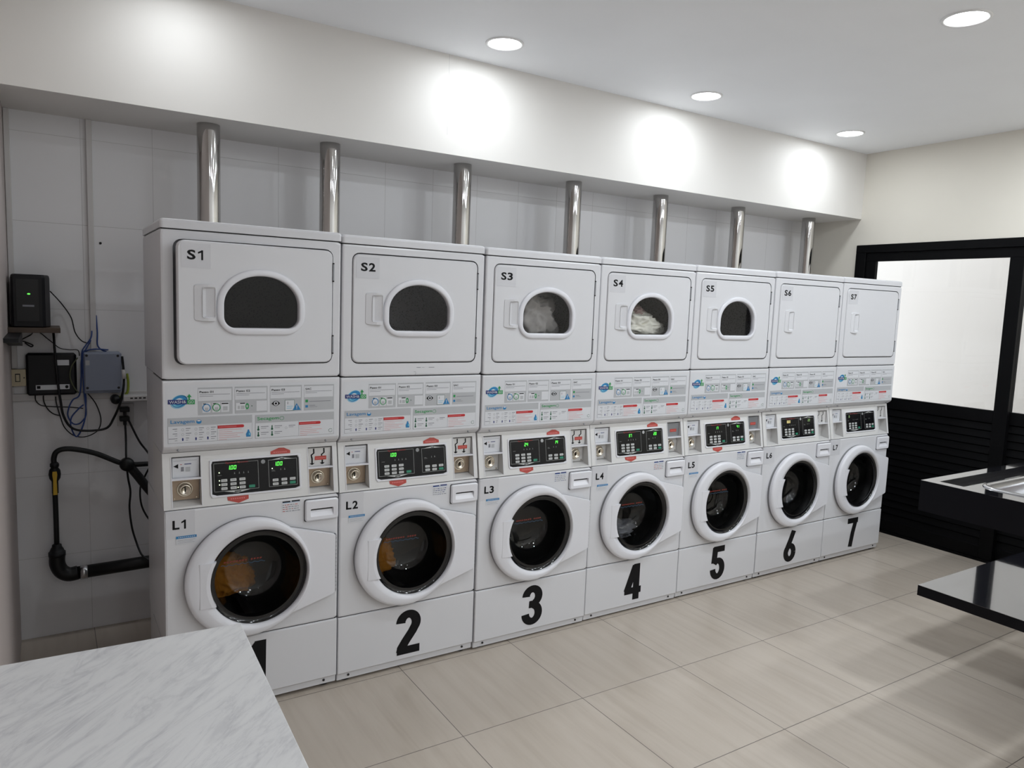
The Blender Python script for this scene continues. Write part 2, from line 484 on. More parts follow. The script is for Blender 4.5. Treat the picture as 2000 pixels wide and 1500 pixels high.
# sliding door on the right wall
dr = thing('door_1', (XR, (DY0+DY1)/2, 0), None, None); tag(dr, kind='structure')
f = MB(ALU)
f.box(XR-0.012, XR+0.10, DY1, DY0, DZ-0.062, DZ, 0.002)
f.box(XR-0.012, XR+0.10, DY0-0.085, DY0, 0, DZ-0.062, 0.002)
f.box(XR-0.012, XR+0.10, DY1, DY1+0.085, 0, DZ-0.062, 0.002)
f.box(XR-0.004, XR+0.10, DY1+0.085, DY0-0.085, 0, 0.02)
f.obj('door_frame', dr)
def leaf(y1, y0, x):
    g = MB(ALU); t_ = 0.035
    g.box(x, x+t_, y0, y1, DZ-0.132, DZ-0.063, 0.002)
    g.box(x, x+t_, y1-0.083, y1, 0.02, DZ-0.132, 0.002)
    g.box(x, x+t_, y0, y0+0.09, 0.02, DZ-0.132, 0.002)
    g.box(x, x+t_, y0+0.09, y1-0.083, 1.0, 1.088, 0.002)
    g.box(x, x+t_, y0+0.09, y1-0.083, 0.02, 0.11, 0.002)
    o = g.obj('door_leaf', dr)
    s_ = MB(ALU)
    n = 16; h = (1.0-0.11)/n
    for k in range(n):
        z = 0.11+k*h; a, b = y0+0.085, y1-0.078
        i = s_.pts([(x+0.006, a, z), (x+0.006, b, z), (x+0.016, b, z+h*0.86), (x+0.016, a, z+h*0.86),
                    (x+0.026, a, z+h), (x+0.026, b, z+h), (x+0.026, a, z), (x+0.026, b, z)])
        for q in ((0, 1, 2, 3), (3, 2, 5, 4), (6, 7, 1, 0), (0, 3, 4, 6), (1, 7, 5, 2)): s_.face([i[j] for j in q])
    c = s_.obj('slatted_panel', o, dr['_o'])
    p = MB(GLASS_P); p.box(x+0.014, x+0.020, y0+0.085, y1-0.078, 1.08, DZ-0.125)
    p.obj('glass_pane', o, dr['_o'])
leaf(0.572, -0.576, XR+0.004)
leaf(-0.49, -1.635, XR+0.046)

# recessed downlights; unseen ones behind the soffit row are added for fill light
def downlight(x, y, label, k=1.0):
    r = thing('recessed_downlight', (x, y, ZC), label, 'ceiling light', 'round ceiling downlights')
    t = MB(TRIMW); t.smooth = True
    t.lathez([(0.098, ZC), (0.098, ZC-0.004), (0.092, ZC-0.007), (0.084, ZC-0.005), (0.082, ZC-0.001)], x, y, 48)
    t.obj('trim_ring', r)
    d = MB(DIFF); d.lathez([(0.083, ZC-0.0015), (0.05, ZC-0.003), (0.001, ZC-0.003)], x, y, 48, cap1=True)
    d.obj('diffuser', r)
    L = bpy.data.lights.new('downlight_lamp', 'AREA'); L.shape = 'DISK'; L.size = 0.15
    L.energy = LAMP_W*k; L.color = LAMP_C; L.spread = radians(180)
    o = bpy.data.objects.new('downlight_lamp', L); COL.objects.link(o)
    o.location = (x, y, ZC-0.010)
LL = ['round white downlight at the left end above the machines', 'lit round downlight nearest the soffit, above machine three',
      'lit round downlight by the soffit, between the nearest and the farthest', 'smallest lit round downlight, near the right wall corner',
      'large lit round downlight at the top right, away from the soffit', 'added unseen downlight over the black granite sink', 'added unseen downlight over the open floor in front of machine three',
      'added unseen downlight in the third row, nearest the left wall', 'added unseen downlight in the middle of the third row', 'added unseen downlight in the third row, nearest the right wall',
      'added unseen downlight in the last row, beside the left wall', 'added unseen downlight in the last row, second from the left wall',
      'added unseen downlight in the last row, second from the right wall', 'added unseen downlight in the last row, nearest the right wall']
for n_, ((x, y), l) in enumerate(zip(LIGHTS, LL)): downlight(x, y, l, 0.24 if n_ == 0 else (0.66 if y > 0 else (1.3 if x < 2 else (2.4 if x < 4 else 2.8))))

# ------------------------------------------------------------------ stacked washer and dryer
Wd = 0.69
def cy(z): return 0.035*(z-0.873)/(1.086-0.873)      # control panel leans back towards its top
CACHE = {}
def cached(key, fn):
    if key not in CACHE:
        me = fn().mesh(key.split('|')[0]); CACHE[key] = me
    return CACHE[key]

def g_lid():
    m = MB(ENAMEL)
    def rl(i, z): return [(x, y, z) for x, y in rrect(0.001+i, 0.689-i, -0.003+i, 0.56-i, 0.012, 4)]
    m.loft([rl(0.004, 1.937), rl(0, 1.9375), rl(0, 1.962), rl(0.003, 1.969), rl(0.010, 1.9725)], caps=True)
    return m
def body_loops(z0, z1, yb, e=0.007):
    R = lambda i: rrect(0.003+i, 0.687-i, z0+i, z1-i, 0.006, 2)
    return R
def g_dryer_cab():
    m = MB(ENAMEL); z0, z1 = 1.376, 1.934; c = (0.349, 1.666)
    r = lambda i: radial(rrect(0.003+i, 0.687-i, z0+i, z1-i, 0.004, 3), c, 200)
    op = radial(rrect(0.045, 0.653, 1.431, 1.901, 0.032), c, 200)
    m.loft([Y(r(0), 0.56), Y(r(0), 0.008), Y(r(0.002), 0.002), Y(r(0.008), 0.0), Y(op, 0.0)], cap0=True)
    m.use(GREYRIM).loft([Y(op, 0.0), Y(op, 0.026), Y(radial(circ(c[0], c[1], 0.215), c, 200), 0.026)])
    return m
def g_dryer_drum(dark):
    def fn():
        m = MB(M_SCREEND if dark else M_SCREEN); m.smooth = True
        m.lathe([(0.215, 0.027), (0.225, 0.04), (0.225, 0.40), (0.0001, 0.42)], 0.349, 1.666, 64)
        return m
    return fn
DW = (0.349, 1.666)
def g_ddoor(win):
    def fn():
        m = MB(ENAMEL); c = (0.349, 1.666)
        o = radial(rrect(0.049, 0.649, 1.436, 1.896, 0.028), c, 200)
        o2 = radial(rrect(0.053, 0.645, 1.440, 1.892, 0.026), c, 200)
        if win:
            h = radial(dshape(0.205, 0.511, 1.568, 1.784, 0.045), c, 200)
            m.loft([Y(h, 0.02), Y(o, 0.02), Y(o, 0.001), Y(o2, -0.003), Y(h, -0.003), Y(h, 0.02)])
        else:
            m.loft([Y(o, 0.02), Y(o, 0.001), Y(o2, -0.003)], caps=True)
        return m
    return fn
def g_dring():
    m = MB(PLAST); m.smooth = True; c = (0.357, 1.67)
    a = radial(dshape(0.186, 0.530, 1.548, 1.803, 0.082), c); b = radial(dshape(0.212, 0.504, 1.575, 1.777, 0.042), c)
    m.loft([Y(a, -0.003), Y(a, -0.007), Y(lerp(a, b, 0.08), -0.0105), Y(lerp(a, b, 0.25), -0.0125), Y(lerp(a, b, 0.72), -0.0140), Y(lerp(a, b, 0.93), -0.0125), Y(b, -0.009), Y(b, 0.012)])
    return m
def g_dglass():
    m = MB(GLASS_D); c = (0.357, 1.67)
    m.poly(radial(dshape(0.208, 0.508, 1.571, 1.781, 0.044), c), 0.004); return m
def g_dhandle():
    m = MB(ENAMEL); c = (0.150, 1.667)
    o = radial(rrect(0.103, 0.182, 1.598, 1.737, 0.008), c, 96); i = radial(rrect(0.134, 0.179, 1.612, 1.726, 0.005), c, 96)
    yy = lambda x: -0.0045-0.0105*max(0, min(1, (x-0.103)/0.050))
    V = lambda L, d: [(x, yy(x)+d, z) for x, z in L]
    m.loft([Y(o, -0.003), V(lerp(o, i, 0.04), 0.003), V(lerp(o, i, 0.12), 0.0), V(lerp(o, i, 0.9), 0.0), Y(i, -0.014)])
    # scooped grip: deep on the left, rising to the right
    q = [(x, -0.014, z) for x, z in i]; b = [(0.138+(x-0.134)*0.9, 0.0-(x-0.134)/0.045*0.012, z*0.9+1.669*0.1) for x, z in i]
    m.loft([q, b], cap1=True)
    return m
def g_hinge(z):
    def fn():
        m = MB(GREYPL); m.box(0.6475, 0.6545, -0.007, 0.004, z-0.035, z+0.035, 0.002)
        for k in (-0.036, 0.036): m.use(DARK).box(0.648, 0.654, -0.006, 0.003, z+k-0.003, z+k+0.003)
        return m
    return fn
def g_slabel(i):
    def fn():
        m = MB(LABEL); m.rect(0.062, 0.166, 1.795, 1.885, -0.0036)
        m.use(INK).code('S%d' % i, 0.083, 0.148, 1.825, 1.861, -0.0040); return m
    return fn
def g_console():
    m = MB(ENAMEL)
    prof = [(0.30, 1.372), (0.006, 1.372), (0.001, 1.369), (0.0, 1.365), (0.0, 1.122), (0.002, 1.116), (0.007, 1.108), (0.026, 1.0945), (0.036, 1.089), (0.30, 1.089)]
    m.loft([[(x, y+(0.003 if e else 0), z) for y, z in prof] for x, e in ((0.003, 1), (0.006, 0), (0.684, 0), (0.687, 1))], caps=True)
    for x in (0.057, 0.632):
        m.use(GREYPL).lathe([(0.0045, 0.012), (0.0045, 0.0075), (0.0025, 0.006)], x, 1.1015, 12, cap1=True)
    return m
def g_decal():
    m = MB(STICK); y = -0.0004
    m.rect(0.012, 0.676, 1.120, 1.354, y)
    y1, y2, y3, y4 = -0.0008, -0.0012, -0.0016, -0.0020
    # logo
    m.use(LBLUE).disc(0.061, 1.291, 0.032, 0.024, y1, 28, 0.5, 0.90)
    m.use(BLUE).disc(0.062, 1.292, 0.029, 0.0215, y1, 28, 0.5)
    m.use(LBLUE).disc(0.058, 1.289, 0.021, 0.015, y2, 24, 0.5)
    m.use(STICK).disc(0.060, 1.296, 0.011, 0.008, y3, 20, 0.4)
    m.use(BLUE).disc(0.060, 1.284, 0.013, 0.007, y3, 20, 0.2)
    m.use(NAVY).poly([(0.022, 1.283), (0.088, 1.281), (0.088, 1.298), (0.022, 1.300)], y4)
    m.use(GREEN).poly([(0.0885, 1.281), (0.116, 1.280), (0.116, 1.298), (0.0885, 1.298)], y4)
    m.poly([(0.094, 1.298), (0.099, 1.298), (0.099, 1.309), (0.094, 1.309)], y4)
    m.poly([(0.088, 1.308), (0.105, 1.308), (0.0965, 1.320)], y4)
    m.use(STICK).txt('WASH&', 0.026, 0.085, 1.285, 1.296, -0.0024, 0.0).txt('GO', 0.093, 0.112, 1.284, 1.295, -0.0024, 0.0)
    # step panels
    for x0, x1, t, tx in ((0.127, 0.254, 'Passo 01', 0.183), (0.262, 0.388, 'Passo 02', 0.320), (0.398, 0.526, 'Passo 03', 0.457), (0.535, 0.662, 'SAC', 0.566)):
        m.use(SGREY).rect(x0, x1, 1.236, 1.343, y1)
        m.use(STICK).rect(x0+0.001, x1-0.004, 1.291, 1.337, y2)
        m.use(INK).txt(t, x0+0.006, tx, 1.3215, 1.330, y3, 0.02)
        m.use(INKG).rect(x0+0.006, x1-0.010, 1.3150, 1.3165, y3).rect(x0+0.006, x0+0.055, 1.3085, 1.3100, y3)
    for x, c in ((0.158, BLUE), (0.194, GREEN)):        # little machines (their square codes are left blank)
        m.use(STICK).rect(x-0.015, x+0.014, 1.245, 1.283, y2)
        m.use(c).disc(x, 1.264, 0.015, 0.016, y3, 20, 0.3, 0.78)
        m.use(INK).rect(x-0.013, x-0.002, 1.278, 1.281, y3)
        m.use(SGREY).rect(x-0.006, x+0.006, 1.251, 1.265, y4)
    m.use(STICK).rect(0.211, 0.241, 1.245, 1.283, y2); m.use(INK).rect(0.213, 0.238, 1.2765, 1.2805, y3)
    m.use(SGREY).rect(0.218, 0.235, 1.251, 1.267, y3)
    m.use(STICK).rect(0.267, 0.303, 1.249, 1.278, y2); m.use(INK).rect(0.282, 0.301, 1.2745, 1.278, y3)
    m.use(SGREY).rect(0.273, 0.281, 1.254, 1.267, y3).rect(0.285, 0.299, 1.253, 1.267, y3)
    m.use(GREEN).disc(0.309, 1.264, 0.007, 0.012, y3, 16, 0, 0.5)
    m.use(DGREEN).rect(0.3250, 0.3290, 1.2635, 1.2655, y3).rect(0.3262, 0.3278, 1.2620, 1.2670, y3)
    m.use(STICK).rect(0.345, 0.386, 1.243, 1.284, y2)
    # eye
    m.use(INK).poly([(0.404+0.034*k/10, 1.2705+0.0105*sin(pi*k/10)) for k in range(11)]+[(0.438-0.034*k/10, 1.2705-0.0105*sin(pi*k/10)) for k in range(1, 10)], y3)
    m.use(STICK).disc(0.421, 1.2705, 0.0085, 0.0085, y4, 18); m.use(INK).disc(0.421, 1.2705, 0.0048, 0.0048, -0.0024, 14)
    m.use(DGREEN).rect(0.457, 0.496, 1.238, 1.283, y2); m.use(STICK).rect(0.4583, 0.4947, 1.2393, 1.2817, y3)
    m.use(LBLUE).rect(0.464, 0.489, 1.256, 1.2575, y4).rect(0.464, 0.485, 1.248, 1.250, y4)
    m.use(INKG).rect(0.4675, 0.4700, 1.265, 1.276, y4)
    m.use(BLUE).poly([(0.488, 1.240), (0.522, 1.240), (0.505, 1.268)], y4)
    m.use(STICK).rect(0.504, 0.5065, 1.249, 1.260, -0.0024).rect(0.504, 0.5065, 1.244, 1.247, -0.0024)
    m.use(GREEN).rect(0.541, 0.552, 1.270, 1.281, y2); m.use(BLUE).rect(0.541, 0.552, 1.248, 1.258, y2)
    m.use(INKG).rect(0.557, 0.648, 1.272, 1.2742, y2).rect(0.557, 0.582, 1.2555, 1.2575, y2).rect(0.557, 0.591, 1.250, 1.2515, y2)
    # wash and dry tables
    for x0, x1, z0, z1, zh, c in ((0.020, 0.328, 1.132, 1.229, 1.197, BLUE), (0.340, 0.663, 1.131, 1.226, 1.193, DGREEN)):
        m.use(INKG).rect(x0, x1, z0, z1, y1); m.use(STICK).rect(x0+0.001, x1-0.001, z0+0.001, zh, y2)
        m.use(SGREY).rect(x0, x1, zh, z1, y2)
    m.use(BLUE).txt('Lavagem', 0.030, 0.114, 1.2035, 1.221, y3, 0.012)
    m.disc(0.130, 1.2115, 0.0095, 0.0085, y3, 20); m.use(STICK).disc(0.130, 1.2155, 0.0065, 0.003, y4, 16)
    m.use(GREEN).txt('Secagem', 0.348, 0.433, 1.201, 1.218, y3, 0.012).disc(0.445, 1.209, 0.009, 0.008, y3, 20, 0, 0.84)
    for x0, x1, zp, zl in ((0.198, 0.297, 1.186, 1.133), (0.515, 0.606, 1.183, 1.132)):
        m.use(INKG).rect(x0-0.0012, x0-0.0004, zl, zp+0.010, y3)
        m.use(RED).poly([(x0, zp-0.006), (x1-0.006, zp-0.006)]+[(x1-0.006+0.006*cos(radians(q)), zp+0.006*sin(radians(q))) for q in range(-75, 90, 15)]+[(x1-0.006, zp+0.006), (x0, zp+0.006)], y3)
        m.use(PINK).rect(x0+0.004, x0+0.07, zp-0.001, zp+0.001, y4)
        for k, L in enumerate((0.085, 0.050, 0.092, 0.070, 0.080, 0.030)):
            m.rect(x0+0.004, x0+0.004+L, zp-0.013-k*0.0075, zp-0.0118-k*0.0075, y3)
    m.use(BLUE).poly([(0.305, 1.141), (0.322, 1.141), (0.323, 1.153), (0.318, 1.162), (0.316, 1.170), (0.311, 1.170), (0.309, 1.162), (0.304, 1.153)], y3)
    m.use(LBLUE).disc(0.318, 1.152, 0.0035, 0.005, y4, 12)
    rnd = random.Random(5)
    for r_ in range(3):
        z = 1.187-r_*0.0185
        m.use(INKG).rect(0.053-(0.016 if r_ < 2 else 0.030), 0.053, z-0.001, z+0.0012, y3).rect(0.044, 0.053, z-0.0085, z-0.0070, y3)
        for x in (0.072, 0.119, 0.162):
            if r_ == 2: m.use(NAVY).poly([(x-0.002, z-0.010), (x+0.002, z-0.010), (x+0.003, z-0.002), (x, z+0.003), (x-0.003, z-0.002)], y3)
            else: m.use(SGREY).disc(x, z-0.004, 0.005, 0.0055, y3, 8, 0, 0.72)
            L = 0.011+rnd.random()*0.009
            m.use(INKG).rect(x+0.011, x+0.011+L, z-0.001, z+0.0014, y3).rect(x+0.011, x+0.011+L*0.7, z-0.0085, z-0.0068, y3)
    for x, z in ((0.352, 1.173), (0.352, 1.149), (0.406, 1.173), (0.406, 1.149)):
        m.use(DGREEN).disc(x, z-0.006, 0.0046, 0.0046, y3, 14).rect(x-0.0022, x+0.0022, z-0.004, z+0.009, y3)
        m.use(INKG).rect(x+0.010, x+0.040, z+0.004, z+0.0064, y3).rect(x+0.010, x+0.031, z-0.003, z-0.0014, y3)
    m.use(SGREY).disc(0.462, 1.168, 0.005, 0.005, y3, 12, 0, 0.7); m.use(INKG).rect(0.473, 0.500, 1.176, 1.1785, y3).rect(0.473, 0.492, 1.170, 1.1715, y3)
    m.use(DGREEN).disc(0.648, 1.147, 0.0085, 0.0075, y3, 20, 0, 0.82); m.use(STICK).rect(0.653, 0.658, 1.145, 1.150, y4)
    return m

def g_control():
    """leaning console face with an open niche at each end"""
    m = MB(PANEL)
    xs = [0.003, 0.035, 0.139, 0.562, 0.667, 0.687]; zs = [0.873, 0.881, 1.072, 1.088]
    for i in range(5):
        for j in range(3):
            if i in (1, 3) and j == 1: continue
            a, b, c, d = xs[i], xs[i+1], zs[j], zs[j+1]
            m.quad((a, cy(c), c), (b, cy(c), c), (b, cy(d), d), (a, cy(d), d))
    m.quad((0.003, cy(0.873), 0.873), (0.003, cy(1.088), 1.088), (0.003, 0.30, 1.088), (0.003, 0.30, 0.873))
    m.quad((0.687, cy(0.873), 0.873), (0.687, 0.30, 0.873), (0.687, 0.30, 1.088), (0.687, cy(1.088), 1.088))
    m.quad((0.003, 0, 0.873), (0.003, 0.30, 0.873), (0.687, 0.30, 0.873), (0.687, 0, 0.873))
    m.quad((0.003, 0.30, 0.873), (0.003, 0.30, 1.088), (0.687, 0.30, 1.088), (0.687, 0.30, 0.873))
    for a, b in ((0.035, 0.139), (0.562, 0.667)):
        m.use(NICHE); z0, z1, yb = 0.881, 1.072, 0.062
        m.quad((a, cy(z0), z0), (b, cy(z0), z0), (b, yb, z0+0.012), (a, yb, z0+0.012))
        m.quad((a, cy(z1), z1), (a, yb, z1), (b, yb, z1), (b, cy(z1), z1))
        m.quad((a, cy(z0), z0), (a, yb, z0+0.012), (a, yb, z1), (a, cy(z1), z1))
        m.quad((b, cy(z0), z0), (b, cy(z1), z1), (b, yb, z1), (b, yb, z0+0.012))
        m.quad((a, yb, z0+0.012), (b, yb, z0+0.012), (b, yb, z1), (a, yb, z1))
        m.use(PLAST).box(a, b, cy(0.985)-0.001, yb, 0.982, 0.988)        # shelf of the niche
        for p, q in ((a-0.003, a), (b, b+0.003)):                          # raised rim
            m.quad((p, cy(z0)-0.002, z0-0.002), (q, cy(z0)-0.002, z0-0.002), (q, cy(z1)-0.002, z1), (p, cy(z1)-0.002, z1))
    return m
def on_panel(m0):
    """lay a flat mark drawn at y = offset onto the leaning control face"""
    m0.v = [(x, y+cy(z), z) for x, y, z in m0.v]; return m0
def g_upcard(side, kind):
    def fn():
        m = MB(STICK if side == 'L' else (NICHE if kind != 'grey' else GREYPL)); y = 0.038
        a, b = (0.039, 0.135) if side == 'L' else (0.566, 0.663)
        m.box(a, b, y, y+0.02, 0.989, 1.066)
        if side == 'L':
            m.use(INKG).rect(a+0.004, b-0.008, 1.0545, 1.0555, y-0.0006)
            m.use(INK).poly([(0.043, 1.034), (0.060, 1.043), (0.060, 1.025)], y-0.0006)
            m.use(NAVY).rect(0.082, 0.107, 1.0395, 1.0425, y-0.0006)
            m.use(RED).rect(0.067, 0.073, 1.039, 1.041, y-0.0006)
            m.use(INKG).rect(0.070, 0.080, 1.013, 1.030, y-0.0006); m.use(SGREY).rect(0.086, 0.103, 1.011, 1.029, y-0.0006)
        else:
            if kind != 'grey':
                for x in (0.583, 0.627):
                    m.use(INK).stroke([(x+0.006, 1.064), (x+0.007, 1.045), (x-0.004, 1.037), (x-0.002, 1.028), (x, 1.020), (x, 1.000)], 0.006, 0.006, y-0.0006)
                    m.poly([(x-0.011, 1.002), (x+0.011, 1.002), (x+0.003, 0.995), (x-0.003, 0.995)], y-0.0007)
            if kind != 'plain':
                m.use(TAGRED).rect(0.594, 0.644, 1.014, 1.031, y-0.0010)
                m.use(PINK).rect(0.599, 0.639, 1.0215, 1.0235, y-0.0014)
        return m
    return fn
def g_coin(side, kind):
    def fn():
        a, b = (0.037, 0.137) if side == 'L' else (0.564, 0.665); cx = 0.085 if side == 'L' else 0.611
        if kind == 'slot':
            m = MB(GREYPL); m.poly([(a+0.002, 0.978), (a+0.048, 0.978), (a+0.040, 0.899), (a+0.010, 0.899)], 0.058)
            m.use(DARK).lathe([(0.006, 0.056), (0.004, 0.055)], a+0.030, 0.966, 12, cap1=True).lathe([(0.007, 0.056), (0.005, 0.055)], a+0.026, 0.926, 12, cap1=True)
            return m
        m = MB(BRONZE if kind == 'bronze' else NICHE)
        m.box(a, b, 0.053, 0.061, 0.896, 0.981)
        m.use(COIN); m.smooth = True
        m.lathe([(0.030, 0.053), (0.030, 0.050), (0.028, 0.048), (0.026, 0.050), (0.024, 0.049), (0.022, 0.036), (0.019, 0.032), (0.016, 0.033), (0.014, 0.040), (0.0001, 0.041)], cx, 0.938, 36)
        m.smooth = False
        m.use(DARK).box(cx-0.002, cx+0.002, 0.0385, 0.041, 0.931, 0.945)
        for x, z in ((a+0.010, 0.903), (b-0.010, 0.903)): m.use(COIN).lathe([(0.004, 0.053), (0.003, 0.050)], x, z, 10, cap1=True)
        return m
    return fn
SEG = {'0': 'abcdef', '1': 'bc', '2': 'abged', '3': 'abgcd', '4': 'fgbc', '7': 'abc', '8': 'abcdefg'}
def seven(m, t, x, z, w, h, y):
    e = w*0.2
    for ch in t:
        if ch == '.': m.rect(x-e*0.9, x-e*0.1, z, z+e, y); continue
        for s_ in SEG[ch]:
            X0, X1, Z0, Z1 = {'a': (0, w, h-e, h), 'd': (0, w, 0, e), 'g': (0, w, h/2-e/2, h/2+e/2), 'b': (w-e, w, h/2, h), 'c': (w-e, w, 0, h/2),
                              'f': (0, e, h/2, h), 'e': (0, e, 0, h/2)}[s_]
            sh = 0.12
            q = [(X0+Z0*sh, Z0), (X1+Z0*sh, Z0), (X1+Z1*sh, Z1), (X0+Z1*sh, Z1)]
            m.poly([(x+a, z+b) for a, b in q], y)
        x += w*1.45
def g_display(i):
    def fn():
        m = MB(PLAST); c = (0.349, 0.975)
        o = radial(rrect(0.170, 0.530, 0.903, 1.052, 0.004, 2), c, 96); ii = radial(rrect(0.178, 0.521, 0.911, 1.044, 0.002, 2), c, 96)
        m.loft([Y(o, -0.0002), Y(lerp(o, ii, 0.2), -0.004), Y(lerp(o, ii, 0.8), -0.004), Y(ii, -0.001)])
        m.use(DISP).poly(ii, -0.0012)
        y, y2 = -0.0018, -0.0022
        def frame(x0, x1, z0, z1):
            m.use(LINEC); t = 0.0014
            m.rect(x0, x0+t, z0, z1, y).rect(x1-t, x1, z0, z1, y).rect(x0, x1, z0, z0+t, y).rect(x0, x1, z1-t, z1, y)
        frame(0.186, 0.357, 0.925, 1.036); frame(0.397, 0.514, 0.925, 1.034)
        m.use(KEYC).poly([(0.222, 0.925), (0.323, 0.925), (0.292, 0.9185), (0.276, 0.9155), (0.257, 0.9185)], y2)
        m.poly([(0.405, 1.033), (0.500, 1.033), (0.465, 1.0385), (0.452, 1.0415), (0.438, 1.0385)], y2)
        m.use(DISP).rect(0.262, 0.287, 0.919, 0.923, -0.0025).rect(0.444, 0.462, 1.0345, 1.038, -0.0025)
        m.use(BRICK).txt('Speed Queen', 0.231, 0.318, 1.0305, 1.0385, y2, 0.01)
        for r_ in range(3):
            for c_, x in enumerate((0.212, 0.247, 0.2815)):
                z = 0.962-r_*0.0157
                m.use(KEYC).poly(rrect(x, x+0.0235, z, z+0.0108, 0.0022, 2), y2)
                m.use(INKG).rect(x+0.005, x+0.0185, z+0.0046, z+0.0064, -0.0025)
        for x, z in ((0.412, 0.9455), (0.412, 0.9300), (0.4475, 0.9455), (0.4475, 0.9300), (0.482, 0.9455)):
            m.use(KEYC).poly(rrect(x, x+0.0235, z, z+0.0108, 0.0022, 2), y2); m.use(INKG).rect(x+0.005, x+0.0185, z+0.0046, z+0.0064, -0.0025)
        m.use(KEYG).poly(rrect(0.3180, 0.3415, 0.9305, 0.9415, 0.002, 2), y2).poly(rrect(0.482, 0.5055, 0.930, 0.9410, 0.002, 2), y2)
        m.use(LINEC)
        for x in (0.262, 0.280, 0.297, 0.315, 0.444, 0.460): m.rect(x, x+0.0045, 0.990, 0.9915, y2).rect(x+0.0015, x+0.003, 0.9915, 0.997, y2)
        m.rect(0.200, 0.215, 0.9875, 0.9885, y2).rect(0.409, 0.424, 0.987, 0.988, y2).rect(0.409, 0.420, 0.991, 0.992, y2)
        m.use(KEYC if i in (3, 4, 6) else LINEC).disc(0.3765, 1.029, 0.0085, 0.0085, y2, 20); m.use(INKG).disc(0.3765, 1.029, 0.0055, 0.0055, -0.0025, 16, 0, 0.6)
        a, b = {1: ('1.00', '1.00'), 2: ('1.00', ''), 3: ('24', '14'), 4: ('37', '20'), 5: ('17', '41'), 6: ('0.00', '20'), 7: ('8', '')}[i]
        lc = LED if i < 6 else (LEDY if i == 6 else LEDG2)
        xa = 0.237 if len(a) > 2 else 0.268
        m.use(lc); seven(m, a, xa if i < 7 else 0.215, 1.0085, 0.0085, 0.0155, y2)
        m.use(LED if i < 6 else LEDG2)
        if b: seven(m, b, 0.419 if len(b) > 2 else 0.452, 1.0085, 0.0085, 0.0155, y2)
        if i == 1:
            m.use(LEDW)
            for x, z in ((0.206, 0.999), (0.206, 0.968), (0.206, 0.952), (0.2755, 0.936), (0.412, 0.9985)): m.disc(x, z, 0.0022, 0.0022, -0.0026, 10)
        return on_panel(m)
    return fn
def g_tag(up):
    def fn():
        m = MB(TAGRED)
        if up: P = [(0.408, 1.055), (0.488, 1.055), (0.488, 1.067), (0.463, 1.079), (0.442, 1.080), (0.408, 1.067)]
        else: P = [(0.233, 0.902), (0.235, 0.888), (0.276, 0.8745), (0.315, 0.887), (0.315, 0.902)]
        m.poly(P, -0.0012)
        m.use(PINK)
        x0, x1, z = (0.420, 0.476, 1.0625) if up else (0.246, 0.303, 0.893)
        n = 7
        for k in range(n): m.rect(x0+(x1-x0)*k/n, x0+(x1-x0)*(k+0.62)/n, z-0.0022, z+0.0022, -0.0016)
        return on_panel(m)
    return fn
WC, WR = (0.350, 0.5635), 0.197
def g_washer_cab():
    m = MB(ENAMEL); c = WC; z0, z1 = 0.311, 0.870
    r = lambda i: radial(rrect(0.003+i, 0.687-i, z0+i, z1-i, 0.004, 3), c, 200)
    h = radial(circ(c[0], c[1], 0.20), c, 200)
    m.loft([Y(r(0), 0.53), Y(r(0), 0.008), Y(r(0.002), 0.002), Y(r(0.008), 0.0), Y(h, 0.0)], cap0=True)
    m.use(RUBBER); m.smooth = True
    m.loft([Y(h, 0.0), Y(radial(circ(c[0], c[1], 0.188), c, 200), 0.012), Y(radial(circ(c[0], c[1], 0.180), c, 200), 0.045)])
    return m
def g_wdrum():
    m = MB(DRUM); m.smooth = True
    m.lathe([(0.180, 0.045), (0.235, 0.055), (0.245, 0.07), (0.245, 0.40), (0.0001, 0.42)], WC[0], WC[1], 72)
    m.smooth = False
    for k in range(3):
        a = 2*pi*k/3+0.5; x, z = WC[0]+0.225*cos(a), WC[1]+0.225*sin(a)
        m.lathe([(0.03, 0.08), (0.022, 0.39)], x, z, 8)
    return m
def _wout():
    c, r = (0.315, 0.568), 0.246
    P = []
    for k in range(80):
        a = radians(48+ (312-48)*k/79); P.append((c[0]+r*cos(a), c[1]+r*sin(a)))
    P += [(0.664, 0.436), (0.668, 0.442), (0.668, 0.694), (0.664, 0.700)]
    return P
def g_wring():
    m = MB(GREYRIM); c = WC; N = 240
    o = radial(_wout(), c, N); i = radial(circ(c[0], c[1], WR), c, N)
    m.loft([Y(o, -0.0005), Y(o, -0.014)])
    m.use(PLAST); m.smooth = True
    oc = radial(circ(0.315, 0.568, 0.2455), c, N)
    m.smooth = False
    m.loft([Y(o, -0.014), Y(o, -0.026), Y(lerp(o, i, 0.025), -0.0305), Y(lerp(oc, i, 0.045), -0.0325)])
    m.smooth = True
    m.loft([Y(lerp(oc, i, 0.045), -0.0325), Y(lerp(oc, i, 0.10), -0.0360), Y(lerp(oc, i, 0.20), -0.0385), Y(lerp(oc, i, 0.60), -0.0415),
            Y(lerp(oc, i, 0.66), -0.0410), Y(lerp(oc, i, 0.95), -0.0350), Y(i, -0.030), Y(radial(circ(c[0], c[1], WR-0.004), c, N), -0.010)])
    return m
def g_whandle():
    m = MB(PLAST)
    P = []
    for k in range(9):
        z = 0.473+(0.655-0.473)*k/8; P.append(z)
    L = []
    for z in P:
        xi = WC[0]-math.sqrt(max(0, (WR-0.004)**2-(z-WC[1])**2)); xo = 0.108
        e = 0.0 if z in (P[0], P[-1]) else 1
        L.append([(xo, -0.034, z), (xo+0.015, -0.0425, z), (xi-0.012, -0.0445, z), (xi+0.003, -0.042, z), (xi+0.006, -0.020, z), (xo+0.02, -0.02, z)])
    m.loft(L, caps=True); return m
